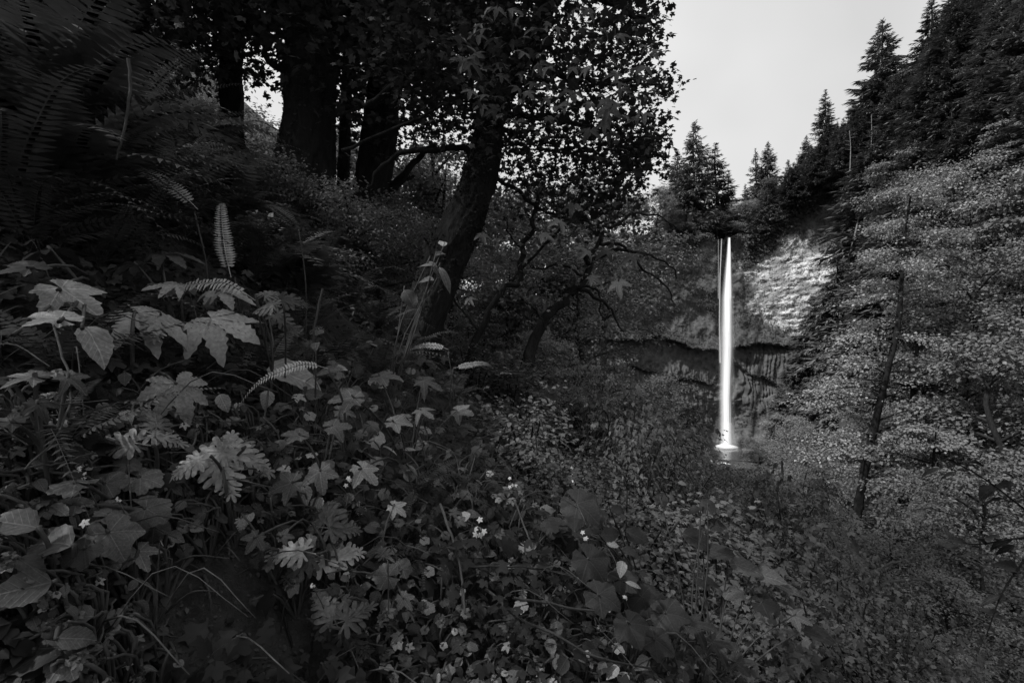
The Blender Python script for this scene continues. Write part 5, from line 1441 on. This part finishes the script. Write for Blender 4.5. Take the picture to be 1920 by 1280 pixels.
# ------------------------------------------------------------------ ferns
def fern(label, base, nfr, L, seed, mat='fern', lean=(0.35, -.2), group='sword ferns on the bank', frs=(0, 1, 2, 3, 4, 5), up=1.0, kind='frond'):
    r = np.random.default_rng(seed)
    t_ = thing('sword_fern' if kind == 'frond' else 'lady_fern', label, 'fern', tuple(base), group)
    for k in range(nfr):
        az = 2 * np.pi * (k + r.uniform(-.3, .3)) / nfr
        tip = np.array([math.cos(az) + lean[0], math.sin(az) + lean[1], up * r.uniform(.5, 1.3)])
        n = np.array([-math.cos(az) * .8, -math.sin(az) * .8, 1.0]) + r.normal(0, .15, 3)
        orient(obj('frond', leaf_mesh(f'{kind}{r.choice(frs)}', mat), t_), (0, 0, 0), n, tip, L * r.uniform(.7, 1.15))
    return t_
rf = np.random.default_rng(500)
fl = []
for (px, py, L, nf, m_) in [(150, 330, .8, 11, 'fern'), (60, 250, .9, 11, 'fern'), (260, 320, .8, 11, 'fern'), (340, 380, .75, 10, 'fern'), (420, 420, .75, 11, 'fern'), (480, 470, .85, 12, 'fern'), (540, 430, .9, 12, 'fern'), (600, 480, .9, 12, 'fern'),
                            (650, 520, .9, 12, 'fern'), (700, 560, .85, 11, 'fern'), (560, 560, .75, 11, 'fern'), (620, 620, .7, 11, 'fern'), (500, 650, .55, 10, 'fern'), (690, 660, .7, 10, 'fern'), (740, 640, .7, 10, 'fern'), (60, 400, .7, 10, 'fern'), (180, 420, .7, 10, 'fern'),
                            (100, 140, .95, 11, 'fern'), (200, 190, .9, 11, 'fern'), (310, 240, .9, 11, 'fern'), (390, 270, .9, 11, 'fern'), (470, 330, .9, 11, 'fern'), (20, 90, 1.0, 11, 'fern'), (140, 60, 1.0, 11, 'fern'), (270, 120, 1.0, 11, 'fern'), (380, 170, 1.0, 11, 'fern'), (500, 260, 1.0, 11, 'fern'), (330, 60, 1.0, 10, 'fern'), (640, 400, .9, 10, 'fern'),
                            (760, 600, .8, 11, 'fern'), (810, 615, .7, 10, 'fern'), (790, 680, .6, 9, 'fern'), (850, 690, .55, 9, 'fern'), (120, 640, .5, 9, 'fern'), (80, 800, .45, 8, 'fern'), (765, 880, .35, 8, 'fern'), (780, 990, .3, 8, 'fern'), (880, 640, .6, 9, 'fern'), (700, 470, 1.0, 11, 'fern'), (760, 530, .9, 9, 'fern'), (840, 625, .6, 9, 'fern'), (480, 560, .6, 10, 'fern')]:
    Y = depth_for(px, py + 60, .05)
    x = (px - 960) / F * Y
    b = (x, Y, float(terrain(x, Y)) + .02)
    fern(auto_label(['arching fern', 'upright fern', 'drooping fern'][len(fl) % 3] + ' on the bank', (x, Y, b[2] + .4)), b, nf, L, 600 + len(fl), m_, up=1.5 if 450 < px < 760 else .9)
    fl.append(b)
for i, (px, py, L) in enumerate([(60, 200, 1.2), (160, 150, 1.25), (250, 200, 1.2), (330, 190, 1.2), (420, 240, 1.15), (510, 330, 1.1), (100, 300, 1.0), (220, 300, 1.0), (320, 310, 1.0), (400, 340, 1.0), (470, 400, .95), (560, 360, 1.1), (620, 420, 1.1), (680, 460, 1.0), (20, 330, 1.0), (540, 470, .9)]):
    Y = depth_for(px, py + 90, .05); x = (px - 960) / F * Y; z = float(terrain(x, Y))
    fern(auto_label(['tall shaggy fern', 'wide shaggy fern'][i % 2], (x, Y, z + .6)), (x, Y, z), 13, L, 900 + i, 'fern', up=1.2, kind='frond' if i % 3 else 'bracken', frs=(0, 1, 2, 3, 4, 5) if i % 3 else (0, 1))
# single fronds that stand out
for (px0, py0, px1, py1, Y, fr, mt, facing, lab) in [
        (480, 560, 258, 437, 2.0, 'frond5', 'fern_lit', .35, 'bright curled fern frond arching over the toothed leaves'),
        (615, 692, 428, 715, 1.9, 'frond0', 'fern_lit', .35, 'pale fern frond lying level across the dark hollow'),
        (365, 400, 238, 240, 2.5, 'frond1', 'fern_lit', .6, 'long sword fern frond sloping down the dark fern bank'),
        (440, 520, 413, 322, 2.6, 'frond3', 'fern_lit', .75, 'upright narrow fern frond with comb-like leaflets above the bright curled frond'),
        (40, 215, 150, 345, 2.4, 'bracken0', 'fern', .6, 'broad triangular frond hanging tip-down on the dark fern bank'),
        (545, 760, 470, 640, 2.2, 'frond0', 'fern', .6, 'fern frond spreading in the shade behind the level pale frond'),
        (175, 60, 60, 200, 2.8, 'bracken1', 'fern', .5, 'feathery dark frond high on the bank with drooping leaflets'),
        (560, 430, 500, 340, 3.2, 'frond2', 'fern', .6, 'arched frond curling over at the top of the upright ferns'),
        (60, 860, 130, 700, 1.5, 'frond2', 'fern_dark' if 'fern_dark' in M else 'fern', .5, 'dim fern frond curling behind the drooping maple-shaped leaves'),
        (840, 660, 770, 610, 4.0, 'frond0', 'fern_lit', .5, 'small bright frond at the foot of the leaning trunk'),
        (850, 690, 905, 640, 4.2, 'frond1', 'fern_lit', .5, 'small bright frond just east of the leaning trunk foot')]:
    a_ = at(px0, py0, Y); b_ = at(px1, py1, Y - .15)
    L = np.linalg.norm(b_ - a_) * 1.08
    t_ = thing('fern_frond', lab, 'fern frond', tuple(a_), 'single fern fronds')
    tipd = nrm(b_ - a_); n = nrm(np.array([0, 0, 1.0]) * (1 - facing) + nrm(-a_) * facing)
    orient(obj('frond', leaf_mesh(fr, mt), t_), (0, 0, 0), n, tipd, L)
    g0 = np.array([a_[0], a_[1] + .1, float(terrain(a_[0], a_[1] + .1))])
    v, t = tube(smooth_path([g0 - a_, (g0 - a_) * .4 - tipd * .05, np.zeros(3)], 8), np.linspace(.006, .004, 8), 5)
    obj('stem', make_mesh('stem', v, t, M['stem'], True), t_)

# small plants that fill the tangle of the near bank, each leaf on its stalk
kinds = [('star_leaved_plant', 'star', 'small pointed-lobed plant'), ('fringecup', 'scallop', 'small scalloped-leaved plant'), ('thimbleberry', 'thimble', 'small soft broad-leaved plant'), ('trailing_herb', 'ovate', 'trailing oval-leaved herb'), ('trailing_herb', 'round', 'little round-leaved herb'), ('bleeding_heart', 'dissected', 'small ferny-leaved plant'), ('tall_herb', 'lance', 'narrow-leaved herb')]
rk = np.random.default_rng(700)
pts = []
for _ in range(6000):
    px, py = rk.uniform(-30, 1560), rk.uniform(640, 1320)
    if py < 640 + .82 * (px - 930) and px > 930: continue
    if in_poly(np.array(px), np.array(py), [(290, 1030), (470, 1010), (560, 1080), (640, 1200), (720, 1300), (260, 1320), (260, 1130)]): continue
    if px < 520 and py < 760: continue
    if all((px - a) ** 2 + (py - b) ** 2 > 44 ** 2 for a, b in pts): pts.append((px, py))
pts = sorted(pts[:235])                          # counted from west to east
for i, (px, py) in enumerate(pts):
    nm, sh, what = kinds[int(rk.choice(len(kinds), p=[.24, .16, .16, .2, .1, .06, .08]))]
    n = int(rk.integers(6, 11)); ls = []
    for k in range(n):
        ls.append((px + rk.normal(0, 36), py + rk.normal(0, 28), rk.uniform(15, 38) * (.8 if sh in ('round', 'lance') else 1), sh, rk.uniform(-160, 20), rk.uniform(.25, .7), [D, D, D, K_, K_, K_, K_, B][int(rk.integers(0, 8))]))
    Y = max(.9, depth_for(px, py, .15)); p = at(px, py, Y)
    plant(nm, auto_label(what, p), 'plant', ls, .16, 'small plants tangled on the near bank')

# the branch hanging close to the camera, out over the ravine
hb = at(2010, 1010, 2.2)
hang = thing('overhanging_branch', 'dim leafy branch reaching in over the ravine, close to the viewer', 'branch', tuple(hb))
for i, pp in enumerate([[(2010, 1010), (1930, 960), (1850, 900), (1780, 860)], [(1960, 980), (1920, 1050), (1880, 1110), (1850, 1190)], [(1990, 1000), (1900, 1010), (1830, 1020), (1780, 1010)]]):
    v, t = tube(smooth_path(px_path(pp, 2.2), 14) - hb, np.linspace(.006, .002, 14), 6)
    obj('twig', make_mesh('twig', v, t, M['dark_branch'], True), hang)
rh = np.random.default_rng(880)
hp = [(1930, 960), (1890, 930), (1850, 900), (1815, 880), (1780, 860), (1930, 1030), (1905, 1070), (1880, 1110), (1865, 1150), (1850, 1190), (1900, 1010), (1865, 1014), (1830, 1020), (1800, 1015), (1780, 1010), (1960, 990)]
for i, (px, py) in enumerate(hp * 2):
    ang = rh.uniform(-40, 200); q = (px + rh.normal(0, 14), py + rh.normal(0, 10))
    orient(obj('leaf', leaf_mesh('lance' if i % 3 else 'ovate', 'fore_dark'), hang), at(*q, 2.2) - hb, nrm(np.array([0, -.25, 1.0]) + rh.normal(0, .3, 3)), img_dir(*q, 2.2, ang), rh.uniform(22, 42) / F * 2.2)

# unseen trees added uphill and behind the viewer: their crowns shade the bank
for i, (x, y, H, lab) in enumerate([(-7, 1.5, 15, 'tall shade tree uphill of the fern bank, out beside the viewer'), (-5.5, -3.5, 15, 'tall shade tree behind the viewer, nearest the path'), (-10, 6, 16, 'tall shade tree uphill behind the upper ferns'), (-2.5, -6, 14, 'tall shade tree behind the viewer on the ravine side'), (3.6, -2.2, 14, 'shade tree on the ravine side whose crown roofs the path')]):
    z = float(terrain(x, y)) - .3
    place('shade_tree', GRV[i % 3], lab, 'tree', (x, y, z), i * 1.7, (H / 9 * .95, H / 9 * .95, H / 9), 'shade trees behind the viewer')
